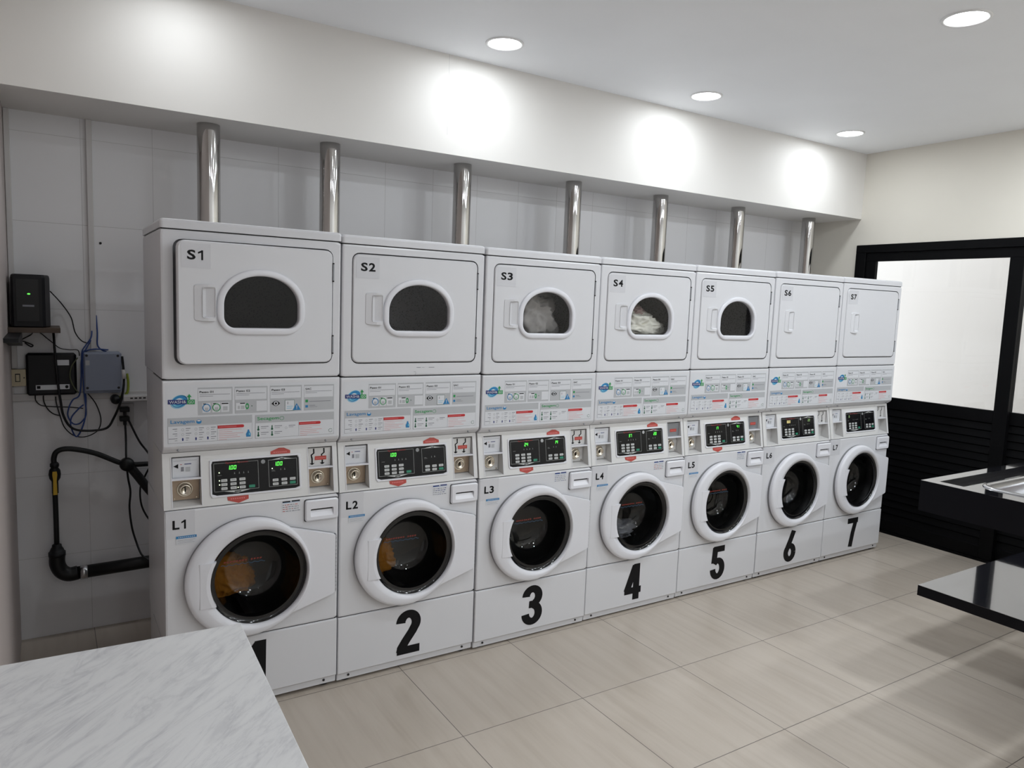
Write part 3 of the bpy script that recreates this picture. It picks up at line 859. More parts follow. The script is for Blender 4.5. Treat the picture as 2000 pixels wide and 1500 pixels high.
def g_wglass():
    m = MB(GLOSSK); m.smooth = True
    m.lathe([(0.1935, -0.026), (0.189, -0.020), (0.180, -0.016), (0.170, -0.017)], WC[0], WC[1], 96)
    m.use(GLASS_W)
    m.lathe([(0.171, -0.017), (0.167, 0.0), (0.158, 0.035), (0.146, 0.075), (0.130, 0.105), (0.100, 0.122), (0.055, 0.130), (0.0001, 0.131)], WC[0], WC[1], 96)
    return m
def g_wmark():
    m = MB(mat('glass_red', (0.20, 0.02, 0.012), 0.5)); n = 13
    y = -0.014
    for k in range(n):
        if k in (8,): continue
        x = 0.215+0.15*k/n
        m.poly([(x, 0.636), (x+0.0075, 0.637), (x+0.0085, 0.643), (x+0.001, 0.642)], y)
    m.use(mat('glass_blue', (0.02, 0.07, 0.14), 0.5)).stroke([(0.205+0.17*k/48, 0.626+0.0025*sin(k*0.9)) for k in range(49)], 0.002, 0.002, y)
    return m
def g_whinge():
    m = MB(GREYPL); m.box(0.669, 0.674, -0.020, 0.001, 0.440, 0.696, 0.001)
    for k in range(14): m.use(DARK).box(0.6687, 0.6745, -0.0205, -0.017, 0.450+k*0.0175, 0.4515+k*0.0175)
    return m
def g_drawer():
    m = MB(DARK); c = (0.612, 0.807)
    g = radial(rrect(0.5385, 0.6850, 0.761, 0.857, 0.008), c, 96)
    m.poly(g, -0.0006)
    m.use(PLAST)
    o = radial(rrect(0.541, 0.683, 0.764, 0.854, 0.009), c, 96); o2 = radial(rrect(0.546, 0.678, 0.769, 0.849, 0.008), c, 96)
    i = radial(rrect(0.563, 0.662, 0.782, 0.816, 0.004), c, 96)
    m.loft([Y(o, -0.0005), Y(o, -0.010), Y(o2, -0.014), Y(i, -0.013)])
    b = [(x, -0.013+0.017*max(0, (z-0.782)/0.034), z) for x, z in lerp(i, [(c[0], c[1]-0.008)]*96, 0.03)]
    m.loft([Y(i, -0.013), b], cap1=True)
    return m
def g_warn(i):
    def fn():
        m = MB(STICK); m.rect(0.447, 0.523, 0.811, 0.861, -0.0005)
        m.use(NAVY if i != 1 else INK).rect(0.449, 0.481, 0.854, 0.859, -0.0009).rect(0.487, 0.521, 0.855, 0.860, -0.0009)
        m.use(BLUE).rect(0.449, 0.521, 0.8525, 0.8537, -0.0009)
        rnd = random.Random(i)
        for r_ in range(4):
            x = 0.450
            while x < 0.512:
                L = 0.004+rnd.random()*0.008; z = 0.844-r_*0.009
                m.use((INKG, TAGRED, INKG)[rnd.randrange(3)] if i in (1, 4) else (INKG, INKG, NAVY)[rnd.randrange(3)]).rect(x, x+L, z-0.002, z+0.0006, -0.0009); x += L+0.003
        return m
    return fn
def g_llabel(i):
    def fn():
        m = MB(LABEL); m.rect(0.009, 0.112, 0.760, 0.866, -0.0005)
        m.use(INK).code('L%d' % i, 0.032, 0.086, 0.795, 0.831, -0.0009); return m
    return fn
def g_note():
    m = MB(STICK); m.rect(0.044, 0.118, 0.734, 0.767, -0.0012)
    m.use(BLUE).rect(0.044, 0.118, 0.757, 0.767, -0.0016)
    m.use(LABEL)
    for k in range(9): m.rect(0.052+k*0.007, 0.0565+k*0.007, 0.7605, 0.7632, -0.0020)
    m.use(INKG).rect(0.049, 0.113, 0.7500, 0.7510, -0.0016).rect(0.049, 0.104, 0.7450, 0.7458, -0.0016).rect(0.049, 0.110, 0.7395, 0.7403, -0.0016)
    return m
def g_kick():
    m = MB(ENAMEL)
    prof = [(0.40, 0.308), (0.006, 0.308), (0.001, 0.305), (0.0, 0.301), (0.0, 0.050), (0.003, 0.046), (0.010, 0.043), (0.012, 0.015), (0.40, 0.015)]
    m.loft([[(x, y+(0.003 if e else 0), z) for y, z in prof] for x, e in ((0.003, 1), (0.006, 0), (0.684, 0), (0.687, 1))], caps=True)
    for x in (0.056, 0.633): m.use(DARK).lathe([(0.0055, 0.012), (0.0055, 0.008), (0.003, 0.007)], x, 0.032, 12, cap1=True)
    return m
def arc(cx, cz, rx, rz, a0, a1, n=22): return [(cx+rx*cos(radians(a0+(a1-a0)*k/n)), cz+rz*sin(radians(a0+(a1-a0)*k/n))) for k in range(n+1)]
def g_num(i):
    def fn():
        m = MB(INK); X, Z, W, H = 0.280, 0.071, 0.122, 0.209
        S = {1: [[(0.64, 0), (0.66, 1)], [(0.18, 0.74), (0.42, 0.79), (0.62, 0.93)]],
             2: [arc(0.5, 0.715, 0.32, 0.20, 178, -25)+[(0.66, 0.50), (0.40, 0.30), (0.24, 0.16), (0.20, 0.05)], [(0.04, 0.085), (0.98, 0.085)]],
             3: [arc(0.5, 0.725, 0.32, 0.19, 178, -70), arc(0.5, 0.295, 0.33, 0.21, 80, -178), [(0.34, 0.525), (0.62, 0.52)]],
             4: [[(0.70, 0), (0.70, 1)], [(0.62, 0.96), (0.18, 0.32), (0.14, 0.26)], [(0.0, 0.265), (1.0, 0.265)]],
             5: [[(0.16, 0.915), (0.96, 0.915)], [(0.29, 0.98), (0.23, 0.50)], arc(0.5, 0.325, 0.33, 0.24, 140, -178)],
             6: [[(0.74, 1.0), (0.52, 0.72), (0.32, 0.50), (0.20, 0.34)], arc(0.5, 0.30, 0.32, 0.215, 0, 360, 40)],
             7: [[(0.0, 0.915), (1.0, 0.915)], [(0.80, 0.95), (0.56, 0.48), (0.40, 0.0)]]}[i]
        for k, p in enumerate(S): m.stroke([(X+W*a, Z+H*b) for a, b in p], 0.047, 0.038, -0.0006-0.0002*k)
        return m
    return fn
def g_seam(z, yb):  # dark slab filling the seam, stands in for shade in the gap
    return lambda: MB(DARK).box(0.007, 0.683, 0.006, yb, z-0.002, z+0.002)
def g_rear(y0, y1, z0, z1):      # plain steel back between the consoles and the plumbing
    return lambda: MB(ENAMEL).box(0.006, 0.684, y0, y1, z0, z1)
def g_foot(x, y):
    def fn():
        m = MB(RUBBER); m.lathez([(0.022, 0), (0.022, 0.010), (0.010, 0.014), (0.010, 0.022)], x, y, 16, cap0=True, cap1=True); return m
    return fn

DLAB = {1: 'stacked white washer and dryer marked S1 and L1, dryer door ajar',
        2: 'stacked white washer and dryer marked S2 and L2 with black number 2',
        3: 'stacked white washer and dryer marked S3 and L3 with black number 3',
        4: 'stacked white washer and dryer marked S4 and L4 with black number 4',
        5: 'stacked white washer and dryer marked S5 and L5 with black number 5',
        6: 'stacked white washer and windowless dryer marked S6 and L6 with black number 6',
        7: 'stacked white washer and windowless dryer marked S7 and L7, last by the black door'}
dzs = {1: 0.004, 2: 0.0, 3: -0.003, 4: -0.003, 5: -0.002, 6: 0.0, 7: 0.001}
for i in range(1, 8):
    R_ = thing('stacked_washer_dryer', ((i-1)*Wd, (0, 0.002, -0.004, 0.0, 0.002, 0.0, 0.0)[i-1], dzs[i]), DLAB[i], 'washing machine', 'stacked washers and dryers along the wall', local=True)
    P = lambda name, fn, par, key=None: link(name, cached(name+'|'+(key or ''), fn), par)
    P('top_lid', g_lid, R_); 
    for z, yb in ((1.9355, 0.54), (1.374, 0.30), (0.8715, 0.30), (0.3095, 0.40)): P('seam_shade_slab', g_seam(z, yb), R_, str(z))
    P('rear_casing', g_rear(0.295, 0.535, 0.871, 1.375), R_, 'a'); P('rear_casing', g_rear(0.39, 0.53, 0.03, 0.311), R_, 'b')
    dc = P('dryer_cabinet', g_dryer_cab, R_); P('dryer_drum', g_dryer_drum(i == 1), dc, str(i == 1))
    win = i < 6
    dd = P('dryer_door', g_ddoor(win), R_, str(win))
    if win: P('window_ring', g_dring, dd); P('window_glass', g_dglass, dd)
    P('door_handle', g_dhandle, dd)
    for z in (1.808, 1.510): P('hinge', g_hinge(z), dd, str(z))
    P('dryer_label', g_slabel(i), dd, str(i))
    if i == 2:
        P('scuff_mark', lambda: MB(INKG).rect(0.352, 0.372, 1.4105, 1.4125, -0.0008).rect(0.378, 0.390, 1.411, 1.412, -0.0008).rect(0.412, 0.440, 1.4105, 1.4125, -0.0008)
          .stroke([(0.345, 1.378), (0.349, 1.386), (0.346, 1.393), (0.338, 1.392)], 0.0012, 0.0012, -0.0008), dc)
    if i == 1:       # hinged at the right, standing a little open
        a = radians(4.4); hx = 0.655
        dd.rotation_euler = (0, 0, a)
        dd.location = (hx-hx*cos(a)+0.002, -hx*sin(a), 0)
        dd['label'] = 'dryer door standing slightly open'
    co = P('instruction_panel', g_console, R_); P('instruction_sticker', g_decal, co)
    cp = P('control_panel', g_control, R_)
    P('display_panel', g_display(i), cp, str(i))
    P('niche_card', g_upcard('L', 'x'), cp, 'L')
    k = 'grey' if i in (4, 5) else ('plain' if i > 5 else 'red'); P('niche_card', g_upcard('R', k), cp, 'R'+k)
    k = 'slot' if i > 5 else ('bronze' if i < 3 else 'pale')
    for s_ in 'LR': P('coin_mechanism', g_coin(s_, k), cp, s_+k)
    if i < 6: P('red_tag', g_tag(True), cp, 'u'); P('red_tag', g_tag(False), cp, 'd')
    wc = P('washer_cabinet', g_washer_cab, R_); P('washer_drum', g_wdrum, wc); P('washer_label', g_llabel(i), wc, str(i))
    if i < 6: P('warning_sticker', g_warn(i), wc, str(i)); P('notice_sticker', g_note, wc)
    wd = P('washer_door', g_wring, R_); P('door_glass', g_wglass, wd); P('door_handle', g_whandle, wd, 'w'); P('hinge', g_whinge, wd, 'w')
    if i < 6: P('glass_marking', g_wmark, wd)
    P('detergent_drawer', g_drawer, R_)
    kp = P('kick_panel', g_kick, R_); P('machine_number', g_num(i), kp, str(i))
    for x in (0.05, 0.64):
        for y in (0.05, 0.48): P('foot', g_foot(x, y), R_, '%s%s' % (x, y))

# ------------------------------------------------------------------ laundry
def laundry(name, i, c, s, col, seed, label, zmin=None, rough=0.35):
    bm = bmesh.new(); bmesh.ops.create_icosphere(bm, subdivisions=5, radius=1.0)
    for v in bm.verts:
        p = v.co.copy(); d = 1+rough*noise.noise(p*1.6+Vector((seed, 0, 0)))+0.22*(1-abs(noise.noise(p*3.3+Vector((0, seed, 0)))))**3-0.12+0.05*noise.noise(p*9)
        p = p*d; q = Vector((p.x*s[0], p.y*s[1], p.z*s[2]))
        if q.z < -s[2]*0.55: q.z = -s[2]*0.55+(q.z+s[2]*0.55)*0.2
        v.co = q
    me = bpy.data.meshes.new(name); bm.to_mesh(me); bm.free()
    for p in me.polygons: p.use_smooth = True
    me.materials.append(m_cloth(name+'_%d' % seed, col))
    o = link(name, me, None, ((i-1)*Wd+c[0], c[1], c[2])); tag(o, label, 'clothes', 'laundry inside the machines'); return o
laundry('laundry', 3, (0.33, 0.15, 1.655), (0.180, 0.10, 0.150), (0.36, 0.34, 0.31), 3, 'grey brown laundry tumbling behind the S3 dryer window')
laundry('laundry', 4, (0.37, 0.14, 1.615), (0.165, 0.09, 0.075), (0.85, 0.82, 0.70), 7, 'cream towel heap lying in the dryer marked S4')
laundry('laundry', 4, (0.375, 0.16, 1.690), (0.070, 0.05, 0.040), (0.50, 0.36, 0.33), 11, 'small pinkish garment on top of the cream heap in S4')
laundry('laundry', 1, (0.262, 0.20, 0.50), (0.105, 0.06, 0.105), (0.75, 0.30, 0.03), 13, 'orange brown laundry behind the L1 washer glass')
laundry('laundry', 2, (0.250, 0.22, 0.48), (0.105, 0.06, 0.10), (0.80, 0.32, 0.035), 17, 'orange brown laundry behind the L2 washer glass')
laundry('laundry', 4, (0.355, 0.22, 0.415), (0.150, 0.09, 0.060), (0.55, 0.57, 0.62), 19, 'pale laundry at the bottom of the L4 washer drum')

# ------------------------------------------------------------------ chrome exhaust ducts
def duct(i, px, py, yy):
    d = at(px, py, yy); k = (2.5-CP.z)/(at(px, py-2, 1.0)-CP).z
    dirv = at(px, py-2, 1.0)-CP; x = CP.x+dirv.x/dirv.y*(yy-CP.y)
    g = MB(CHROME); g.smooth = True
    cx = (i-1)*Wd+0.345; ax = max(min(x, cx+0.25), cx-0.25)
    g.tube([(x, yy, ZS), (x, yy, 2.2), (x, yy, 1.80), (x+(ax-x)*0.15, yy-0.02, 1.68), (x+(ax-x)*0.6, yy-0.12, 1.60), (ax, 0.60, 1.58)], 0.052, 28, 6)
    o = g.obj('exhaust_duct', None, (x, yy, 1.58))
    tag(o, 'shiny round steel duct rising behind the %s stacked machine' % ('first second third fourth fifth sixth seventh'.split()[i-1]), 'duct', 'chrome ducts between the dryers and the soffit')
for i, (px, py, yy) in enumerate([(407, 243, .82), (645, 281, .835), (904, 323, .85), (1121, 359, .87), (1291, 386, .89), (1442, 409, .90), (1580, 429, .91)], 1):
    duct(i, px, py, yy)

# ------------------------------------------------------------------ marble counter
ct = thing('marble_counter', (0.033, -1.177, 0), 'counter with white grey-veined marble top in the left foreground', 'counter', local=True)
ct.rotation_euler = (0, 0, radians(-2.0))
g = MB(M_MARBLE); g.box(-0.495, 0, -1.0, 0, 0.872, 0.90, 0.002); g.obj('countertop', ct)
g = MB(CABW); g.box(-0.47, -0.03, -0.97, -0.03, 0.06, 0.872); g.box(-0.45, -0.07, -0.93, -0.07, 0, 0.06); g.obj('cabinet_body', ct)

# ------------------------------------------------------------------ granite sink and folding table
sk = thing('granite_sink', (3.376, -1.03, 0), 'black granite sink counter with steel bowl against the black door', 'sink')
X0, Y0 = 3.376, -1.03; X1, Y1 = XR-0.02, -1.59
g = MB(M_GRANITE)
for a, b, c, d in ((X0, X1, Y0-0.06, Y0), (X0, X0+0.06, Y1, Y0-0.06), (X0+0.06, X1, Y1, Y1+0.06), (X1-0.06, X1, Y1+0.06, Y0-0.06)):
    g.use(M_EDGE).box(a, b, c, d, 0.744, 0.8985); g.use(M_GRANITE).box(a, b, c, d, 0.8985, 0.90)
bx0, bx1, by0, by1 = 3.66, 4.26, -1.48, -1.19
g.box(X0+0.06, bx0, Y1+0.06, Y0-0.06, 0.852, 0.873); g.box(bx1, X1-0.06, Y1+0.06, Y0-0.06, 0.852, 0.873)
g.box(bx0, bx1, by1, Y0-0.06, 0.852, 0.873); g.box(bx0, bx1, Y1+0.06, by0, 0.852, 0.873)
g.obj('granite_top', sk)
g = MB(STEEL); g.smooth = True
def zl(i, r, z): return [(x, y, z) for x, y in rrect(bx0+i, bx1-i, by0+i, by1-i, r, 8)]
g.loft([zl(-0.022, 0.09, 0.8735), zl(-0.020, 0.09, 0.880), zl(-0.006, 0.08, 0.881), zl(0.003, 0.075, 0.875), zl(0.010, 0.07, 0.84), zl(0.022, 0.07, 0.70), zl(0.06, 0.06, 0.68)], cap1=True)
g.obj('steel_bowl', sk)
g = MB(STEEL); g.smooth = True
g.lathez([(0.022, 0.873), (0.022, 0.885), (0.014, 0.89)], 4.6, -1.25, 20, cap1=True)
g.tube([(4.6, -1.25, 0.87), (4.6, -1.25, 1.08), (4.58, -1.27, 1.16), (4.50, -1.31, 1.18), (4.42, -1.35, 1.13), (4.40, -1.36, 1.08)], 0.011, 12)
g.obj('tap', sk)
g = MB(M_GRANITE); g.box(4.75, 4.79, -1.56, -1.08, 0, 0.744); g.obj('support_panel', sk)

tb = thing('folding_table', (2.301, -1.623, 0), 'polished black granite folding table slab at the right edge', 'table')
g = MB(M_EDGE); g.box(2.301, 4.0, -2.28, -1.623, 0.712, 0.7488); g.use(M_GRANITE).box(2.301, 4.0, -2.28, -1.623, 0.7488, 0.75); g.obj('tabletop', tb)
g = MB(mat('scratch', (0.35, 0.35, 0.36), 0.5))
for path in ([(2.86, -1.86), (2.88, -1.82), (2.90, -1.85), (2.93, -1.81), (2.925, -1.87), (2.90, -1.89), (2.86, -1.86)],):
    g.tube([(x, y, 0.7502) for x, y in path], 0.0006, 4, 3)
g.obj('scratch_mark', tb)
g = MB(M_GRANITE); g.box(3.55, 3.59, -2.22, -1.68, 0, 0.712); g.box(3.93, 3.97, -2.22, -1.68, 0, 0.712); g.obj('support_panel', tb)

# ------------------------------------------------------------------ gear on the wall at the left
WY = YB
def pbox(mb, x0, x1, y0, y1, yf, yb, c=0.003):
    a = at(x0, y0, yf); b = at(x1, y0, yf); d = at(x0, y1, yf); e = at(x1, y1, yf)
    mb.box((a.x+d.x)/2, (b.x+e.x)/2, yf, yb, (d.z+e.z)/2, (a.z+b.z)/2, c); return mb
def base(px, py, Y_): p = at(px, py, Y_); return (p.x, p.y, p.z)
# power backup unit on its shelf
up = thing('backup_power_unit', base(55, 639, 0.9), 'tall black backup power unit with green light on the wall shelf', 'power unit')
g = MB(BLKP); a = at(19, 534, 0.885); b = at(90, 636, 0.885); c_ = at(98, 600, 0.96); z0, z1 = at(50, 639, 0.885).z, a.z
fp = [(a.x+0.010, 0.885), (b.x-0.012, 0.885), (b.x, 0.895), (c_.x, 0.96), (c_.x, 1.085), (a.x, 1.085), (a.x, 0.897)]
mx_ = sum(p[0] for p in fp)/7; my_ = sum(p[1] for p in fp)/7
g.loft([[(mx_+(x-mx_)*k, my_+(y-my_)*k, z) for x, y in fp] for z, k in ((z0, 0.96), (z0+0.004, 1.0), (z1-0.014, 1.0), (z1-0.004, 0.97), (z1, 0.90))], caps=True)
g.obj('casing', up)
g = MB(mat('front_black', (0.006, 0.006, 0.007), 0.5)); pbox(g, 31, 76, 545, 628, 0.8835, 0.886, 0.001); g.obj('front_panel', up)
p_ = at(56, 574, 0.8825); g = MB(LED); g.disc(p_.x, p_.z, 0.006, 0.0028, p_.y, 14); g.obj('power_light', up)
g = MB(INKG); pbox(g, 44, 67, 595.5, 599, 0.8825, 0.8836, 0); g.obj('front_badge', up)
sh = thing('wall_shelf', base(60, 642, 1.0), 'dark shelf fixed in the corner carrying the black power unit', 'shelf')
zt = at(60, 639, 0.9).z - 0.001
g = MB(WOODE); g.box(XL, at(118, 640, 0.86).x, 0.86, YB, zt-0.022, zt, 0.001); g.obj('shelf_board', sh)
g = MB(BLKP)
g.loft([[(x, 0.45, zt-0.023), (x, 0.95, zt-0.023), (x, 0.95, zt-0.085), (x, 0.60, zt-0.050), (x, 0.45, zt-0.040)] for x in (XL, XL+0.05)], caps=True)
g.obj('shelf_bracket', sh)
# router
rt = thing('network_router', base(100, 773, 1.08), 'flat black router with white stickers fixed on the tiled wall', 'router')
g = MB(BLKP); pbox(g, 51, 150, 690, 772, 1.07, WY, 0.010); g.obj('casing', rt)
for x0, x1, y0, y1 in ((108, 135, 703, 713.5), (70, 113, 752, 761.5), (115.5, 136, 750.5, 760)):
    g = MB(STICK); pbox(g, x0, x1, y0, y1, 1.0692, 1.0705, 0)
    if x0 == 70: pbox(g.use(INK), 72, 79, 754, 759.5, 1.0688, 1.0691, 0)
    if x0 > 115: q = at(130.5, 755.3, 1.0688); g.use(INK).disc(q.x, q.z, 0.007, 0.008, q.y, 14)
    g.obj('sticker', rt)
# junction box
jb = thing('junction_box', base(200, 768, 1.06), 'square blue-grey junction box on the wall beside the router', 'electrical box')
g = MB(GREYBOX); pbox(g, 165, 238, 690, 764, 1.045, WY, 0.004); pbox(g, 163, 236, 688, 768, 1.06, WY, 0.004); g.obj('box_body', jb)
for x, y in ((169, 694.5), (230, 695), (171, 758), (232, 757)):
    q = at(x, y, 1.0445); g = MB(DARK); g.lathe([(0.006, 1.046), (0.006, 1.0440), (0.004, 1.0435)], q.x, q.z, 12, cap1=True); g.obj('screw_cap', jb)
g = MB(SGREY); pbox(g, 167, 175, 704, 713.5, 1.0440, 1.0446, 0); g.obj('sticker', jb)
# light switch
sw = thing('light_switch', base(34, 755, 1.1), 'cream light switch plate in the corner left of the router', 'switch')
g = MB(CREAM); pbox(g, 17, 51, 721.5, 754.5, 1.085, 1.108, 0.002); g.obj('switch_plate', sw)
g = MB(DARK); pbox(g, 29.5, 39.5, 730, 746, 1.0838, 1.086, 0); pbox(g.use(CREAM), 31, 38, 732, 744.5, 1.082, 1.084, 0.001); g.obj('rocker', sw)
for x in (20, 47): q = at(x, 738, 1.084); g = MB(DARK); g.disc(q.x, q.z, 0.003, 0.003, q.y, 10); g.obj('screw', sw)
# conduits
def conduit(name, x0, x1, y0, y1, top, label):
    g = MB(CONDW); a = at(x0, y1, 1.10); b = at(x1, y1, 1.10); z0 = a.z; z1 = ZS if top else at(x0, y0, 1.10).z
    g.box(a.x, b.x, 1.10, WY, z0, z1, 0.002); o = g.obj(name, None, (a.x, 1.1, z0)); tag(o, label, 'conduit')
conduit('cable_conduit', 177.5, 189, 217, 682, True, 'white vertical cable conduit running up above the junction box')
conduit('cable_conduit', 23.0, 34.5, 195, 720, True, 'white vertical cable conduit in the left corner above the switch')
g = MB(CONDW); a = at(14, 783, 1.10); b = at(240, 783, 1.10); g.box(a.x, 0.25, 1.10, WY, a.z-0.004, a.z+0.030, 0.002)
g.box(a.x, a.x+0.028, 1.10, WY, a.z+0.030, a.z+0.065, 0.002)
tag(g.obj('cable_trunking', None, (a.x, 1.1, a.z)), 'white horizontal cable trunking on the tiles below the router', 'conduit')
for x, y in ((9, 191), (160, 218)):
    q = at(x, y, 1.118); g = MB(mat('stain', (0.06, 0.05, 0.045), 0.9))
    g.poly([(q.x-0.012, q.z-0.005), (q.x+0.004, q.z-0.012), (q.x+0.014, q.z-0.004), (q.x+0.006, q.z+0.005), (q.x-0.010, q.z+0.006)], 1.1155)
    tag(g.obj('wall_chip', None, (q.x, 1.1155, q.z)), 'dark chipped hole in the plaster at the top of the %s conduit' % ('corner' if x < 20 else 'right hand'), 'damage')
q = at(196, 475, 1.118); g = MB(DARK); g.lathe([(0.006, 1.119), (0.006, 1.117)], q.x, q.z, 14, cap1=True)
tag(g.obj('wall_hole', None, (q.x, 1.117, q.z)), 'small round black hole in a wall tile beside the long conduit', 'hole')
# wall socket with two plugs, network switch
so = thing('wall_socket', base(245, 832, 1.1), 'white double wall socket plate under the small network switch', 'socket')
g = MB(CONDW); pbox(g, 229, 261, 788, 832, 1.105, WY, 0.002); g.obj('socket_plate', so)
for k, (x0, x1, y0, y1) in enumerate(((234, 253.5, 796, 805), (234, 253.5, 814, 823))):
    g = MB(RUBBER); pbox(g, x0, x1, y0, y1, 1.06, 1.105, 0.003); pbox(g, x0+7, x1-6, y1-1, y1+8, 1.065, 1.09, 0.003)
    o = g.obj('power_plug', None, base((x0+x1)/2, y1, 1.08)); tag(o, 'black power plug in the %s outlet of the wall socket' % ('upper' if k == 0 else 'lower'), 'plug', 'black plugs in the wall socket')
ns = thing('network_switch', base(262, 784, 1.06), 'small white network switch with a row of ports beside the machines', 'network switch')
g = MB(CONDW); a = at(240, 783, 1.05); g.box(a.x, a.x+0.20, 1.02, WY-0.02, a.z, a.z+0.028, 0.003); g.obj('casing', ns)
g = MB(DARK)
for k in range(8): g.box(a.x+0.030+k*0.019, a.x+0.042+k*0.019, 1.0192, 1.0215, a.z+0.012, a.z+0.019)
g.obj('port_row', ns)

def cable(name, pts, Yw, r, m, label, E_=None, ends=None, cat='cable'):
    P = []
    for k, p in enumerate(pts):
        a, b = p[0], p[1]; yy = p[2] if len(p) > 2 else Yw
        if E_: a, b = E_[1]+a/E_[0], E_[2]+b/E_[0]
        P.append(at(a, b, yy))
    g = MB(m); g.smooth = True; g.tube(P, r, 10, 6)
    zmin = min(P, key=lambda v: v.z)
    o = g.obj(name, None, tuple(zmin)); tag(o, label, cat); return o
EC = (6.25, 40, 640)
cable('power_cable', [(400, 20, 1.10), (410, 150, 1.06), (420, 300, 1.05), (460, 700, 1.05), (490, 900, 1.05), (520, 1060), (590, 1190), (700, 1250), (900, 1255), (1060, 1220), (1140, 1100), (1210, 940, 1.03), (1250, 780, 1.01), (1263, 640, 1.02), (1255, 480, 1.04), (1240, 350, 1.05)], 1.06, 0.0055, RUBBER, 'thick black power cable hanging in a deep loop below the router', EC)
g = MB(CONDW); g.smooth = True; g.tube([at(241, 722, 1.02), at(242.5, 740, 1.015)], 0.0095, 12, 1)
tag(g.obj('cable_connector', None, base(242, 740, 1.02)), 'pale cable connector at the right side of the junction box', 'connector')
cable('thin_cable', [(98, 569, 1.0), (120, 593), (138.7, 620), (146.7, 649), (160, 666), (176, 671)], 1.09, 0.0026, RUBBER, 'thin black cord curving from the power unit to the conduit foot')
cable('thin_cable', [(64, 647, 1.0), (78, 650), (92, 661), (105, 671), (117, 680), (135, 683), (152, 684), (155, 695)], 1.09, 0.0022, RUBBER, 'thin black cord running from under the shelf to the router top')
cable('thin_cable', [(64, 648, 1.02), (60, 654), (42, 664), (50, 668), (64, 674), (60, 677), (48, 669)], 1.09, 0.0028, RUBBER, 'crumpled short black cord hanging under the shelf')
cable('network_cable', [(860, 150, 1.105), (800, 260), (762, 340), (770, 700), (800, 1000), (790, 1100), (740, 1250), (680, 1330), (620, 1220), (620, 1100), (700, 1000), (770, 940)], 1.065, 0.0034, BLUEC, 'blue network cable looping lowest between router and junction box', EC)
cable('network_cable', [(1070, 270, 1.10), (900, 262), (790, 295), (745, 400), (742, 600), (720, 820), (640, 880), (590, 980), (580, 1080), (640, 1170), (720, 1170), (790, 1100)], 1.075, 0.0034, BLUEC, 'blue network cable crossing over the top of the junction box', EC)
cable('network_cable', [(872, 20, 1.112), (862, 120), (800, 210), (750, 300), (755, 500), (790, 760), (800, 900), (780, 1150), (700, 1325), (640, 1290)], 1.07, 0.0030, BLUEC, 'blue network cable coming down left of the long conduit', EC)
cable('network_cable', [(922, -150, 1.112), (938, 60), (940, 210), (990, 270), (1050, 290)], 1.10, 0.0034, BLUEC, 'blue network cable hugging the right side of the long conduit', EC)
cable('network_cable', [(700, 365), (625, 470), (605, 600), (650, 720), (710, 795)], 1.055, 0.0030, OLIVE, 'olive cable bowing between router and junction box', EC)
cable('thin_cable', [(820, 800, 1.07), (920, 930), (980, 1100), (960, 1230), (880, 1300), (760, 1335), (640, 1310), (540, 1220), (490, 1100), (440, 930), (430, 840)], 1.085, 0.0026, RUBBER, 'thin black cord in a wide round loop under the junction box', EC)
cable('thin_cable', [(180, 830, 1.085), (190, 895), (260, 950), (420, 965), (600, 970), (765, 985)], 1.10, 0.0026, RUBBER, 'thin black cord running right from under the router', EC)
cable('thin_cable', [(280, 830, 1.085), (285, 900), (330, 990), (400, 1050), (490, 1075)], 1.10, 0.0028, RUBBER, 'short black cord drooping from the middle of the router', EC)
cable('network_cable', [(1300, 560, 1.09), (1315, 680), (1300, 800), (1210, 850)], 1.09, 0.006, YGREEN, 'yellow green cable beside the junction box', EC)
q = at(226, 781, 1.05); g = MB(RUBBER); g.smooth = True; g.lathe([(0.0001, 1.03), (0.018, 1.035), (0.022, 1.05), (0.022, 1.10)], q.x, q.z, 20)
tag(g.obj('cable_gland', None, (q.x, 1.05, q.z)), 'round black cable gland below the junction box corner', 'cable gland')
cable('power_cable', [(244, 820, 1.07), (246, 860), (246.6, 897, 1.02), (250, 933), (254.7, 960), (253, 992), (257.6, 1029), (266, 1058), (276, 1082, 1.02), (290, 1095, 1.0)], 1.06, 0.0048, RUBBER, 'black power cable dropping straight down from the lower plug')
cable('power_cable', [(251, 820, 1.07), (271, 860), (286, 880), (305, 905, 1.0)], 1.06, 0.0048, RUBBER, 'black power cable slanting from the socket behind the machines')
cable('power_cable', [(296, 905, 1.03), (283, 930), (274, 953), (276, 985), (288, 1010), (300, 1020)], 1.06, 0.0045, RUBBER, 'thin black cable bowing beside the first washer')
# gas hose, valve and pipe
hs = cable('rubber_hose', [(305, 905), (287, 906), (262, 907), (248, 905), (232, 903), (188, 886), (150, 878), (125, 877), (110, 883), (105, 896), (106, 906)], 1.04, 0.0125, RUBBER, 'thick black rubber hose arching from the valve to the machines', cat='hose')
cable('rubber_hose', [(249, 906, 1.035), (268, 928), (288, 953), (305, 972)], 1.04, 0.022, RUBBER, 'thickest black hose slanting down behind the first washer', cat='hose')
q = at(248, 907, 1.03); g = MB(RUBBER); g.smooth = True; g.lathe([(0.0001, 1.0), (0.03, 1.005), (0.034, 1.03), (0.03, 1.06), (0.0001, 1.065)], q.x, q.z, 24)
tag(g.obj('hose_joint', None, (q.x, 1.03, q.z)), 'round black joint where the hoses meet beside the first machine', 'pipe joint')
vp = thing('shut_off_valve', base(107, 963, 1.04), 'shut off valve with yellow lever on the vertical black pipe', 'valve')
zz = lambda py: at(107, py, 1.04).z
vx = at(107, 930, 1.04).x
g = MB(BLKP); g.smooth = True
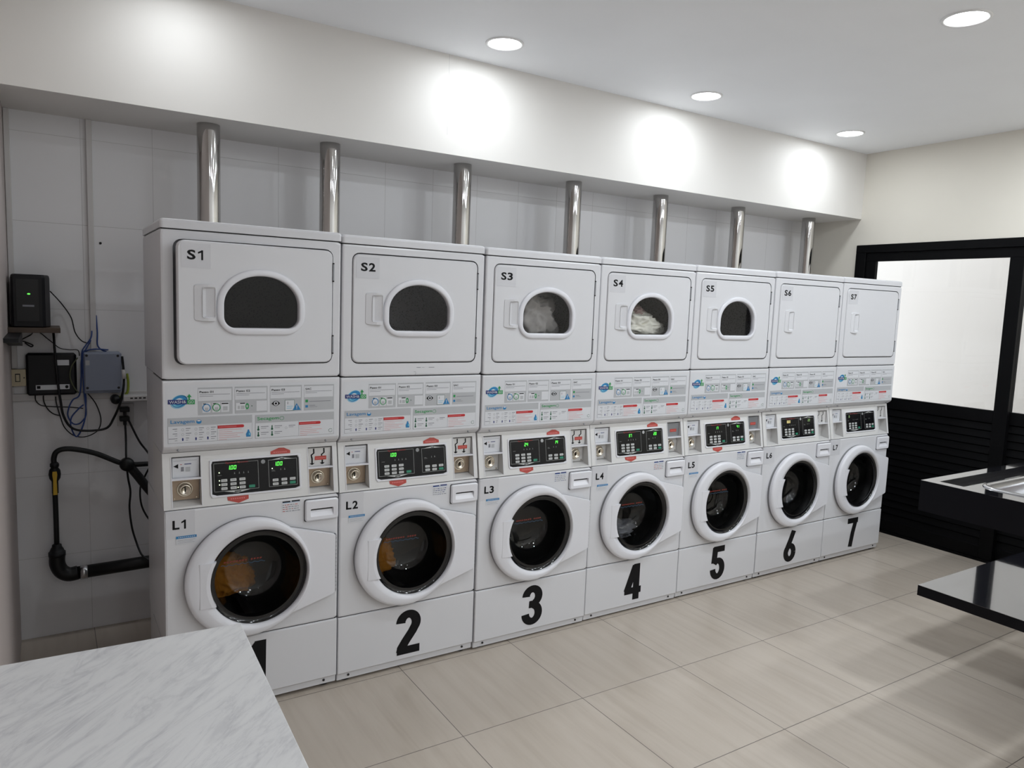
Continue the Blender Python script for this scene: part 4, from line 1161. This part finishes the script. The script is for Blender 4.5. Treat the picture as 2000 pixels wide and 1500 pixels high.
g.lathez([(0.014, zz(903)), (0.019, zz(906)), (0.019, zz(911)), (0.015, zz(913)), (0.023, zz(918)), (0.026, zz(926)), (0.023, zz(934)), (0.014, zz(940)), (0.014, zz(963))], vx, 1.04, 20, cap0=True, cap1=True); g.obj('valve_body', vp)
g = MB(YELLOW); g.loft([[(vx-a*0.010, 1.005, z), (vx+a*0.010, 1.005, z), (vx+a*0.010, 1.000, z), (vx-a*0.010, 1.000, z)] for a, z in ((0.8, zz(918)), (1.0, zz(924)), (0.7, zz(935)), (0.85, zz(963)))], caps=True)
g.lathe([(0.007, 1.02), (0.007, 0.997)], vx, zz(922), 12, cap1=True); g.obj('lever', vp)
pp = thing('gas_pipe', base(111, 1130, 1.04), 'black pipe with elbow running along the wall foot behind the machines', 'pipe')
g = MB(RUBBER); g.smooth = True
g.tube([at(107.5, 963, 1.04), at(109, 1000, 1.04), at(111, 1066, 1.04)], 0.0115, 14, 4); g.obj('thin_pipe', pp)
e = at(111, 1066, 1.04)
g = MB(BLKP); g.smooth = True; z = e.z
g.lathez([(0.013, z+0.01), (0.020, z+0.006), (0.021, z-0.004), (0.027, z-0.014), (0.033, z-0.03), (0.036, z-0.03), (0.036, z-0.05), (0.033, z-0.052), (0.033, z-0.07)], e.x, 1.04, 24, cap0=True); g.obj('reducer', pp)
g = MB(RUBBER); g.smooth = True
c1 = at(152, 1119, 1.04)
g.tube([(e.x, 1.04, z-0.05), (e.x, 1.04, z-0.09), (e.x+0.015, 1.04, c1.z+0.022), (e.x+0.045, 1.04, c1.z), (c1.x, 1.04, c1.z+0.002)], 0.034, 24, 6); g.obj('elbow', pp)
g = MB(STEEL); g.smooth = True; a = at(157, 1118, 1.04); b = at(171, 1116, 1.04); g.tube([a, b], 0.0345, 24, 1); g.obj('hose_clamp', pp)
g = MB(RUBBER); g.smooth = True; g.tube([at(150, 1119, 1.04), at(288, 1097, 1.04), (0.6, 1.04, at(288, 1097, 1.04).z)], 0.031, 24, 1); g.obj('thick_pipe', pp)

for me in bpy.data.meshes: finish(me)
for o in bpy.data.objects:
    if '_o' in o: del o['_o']
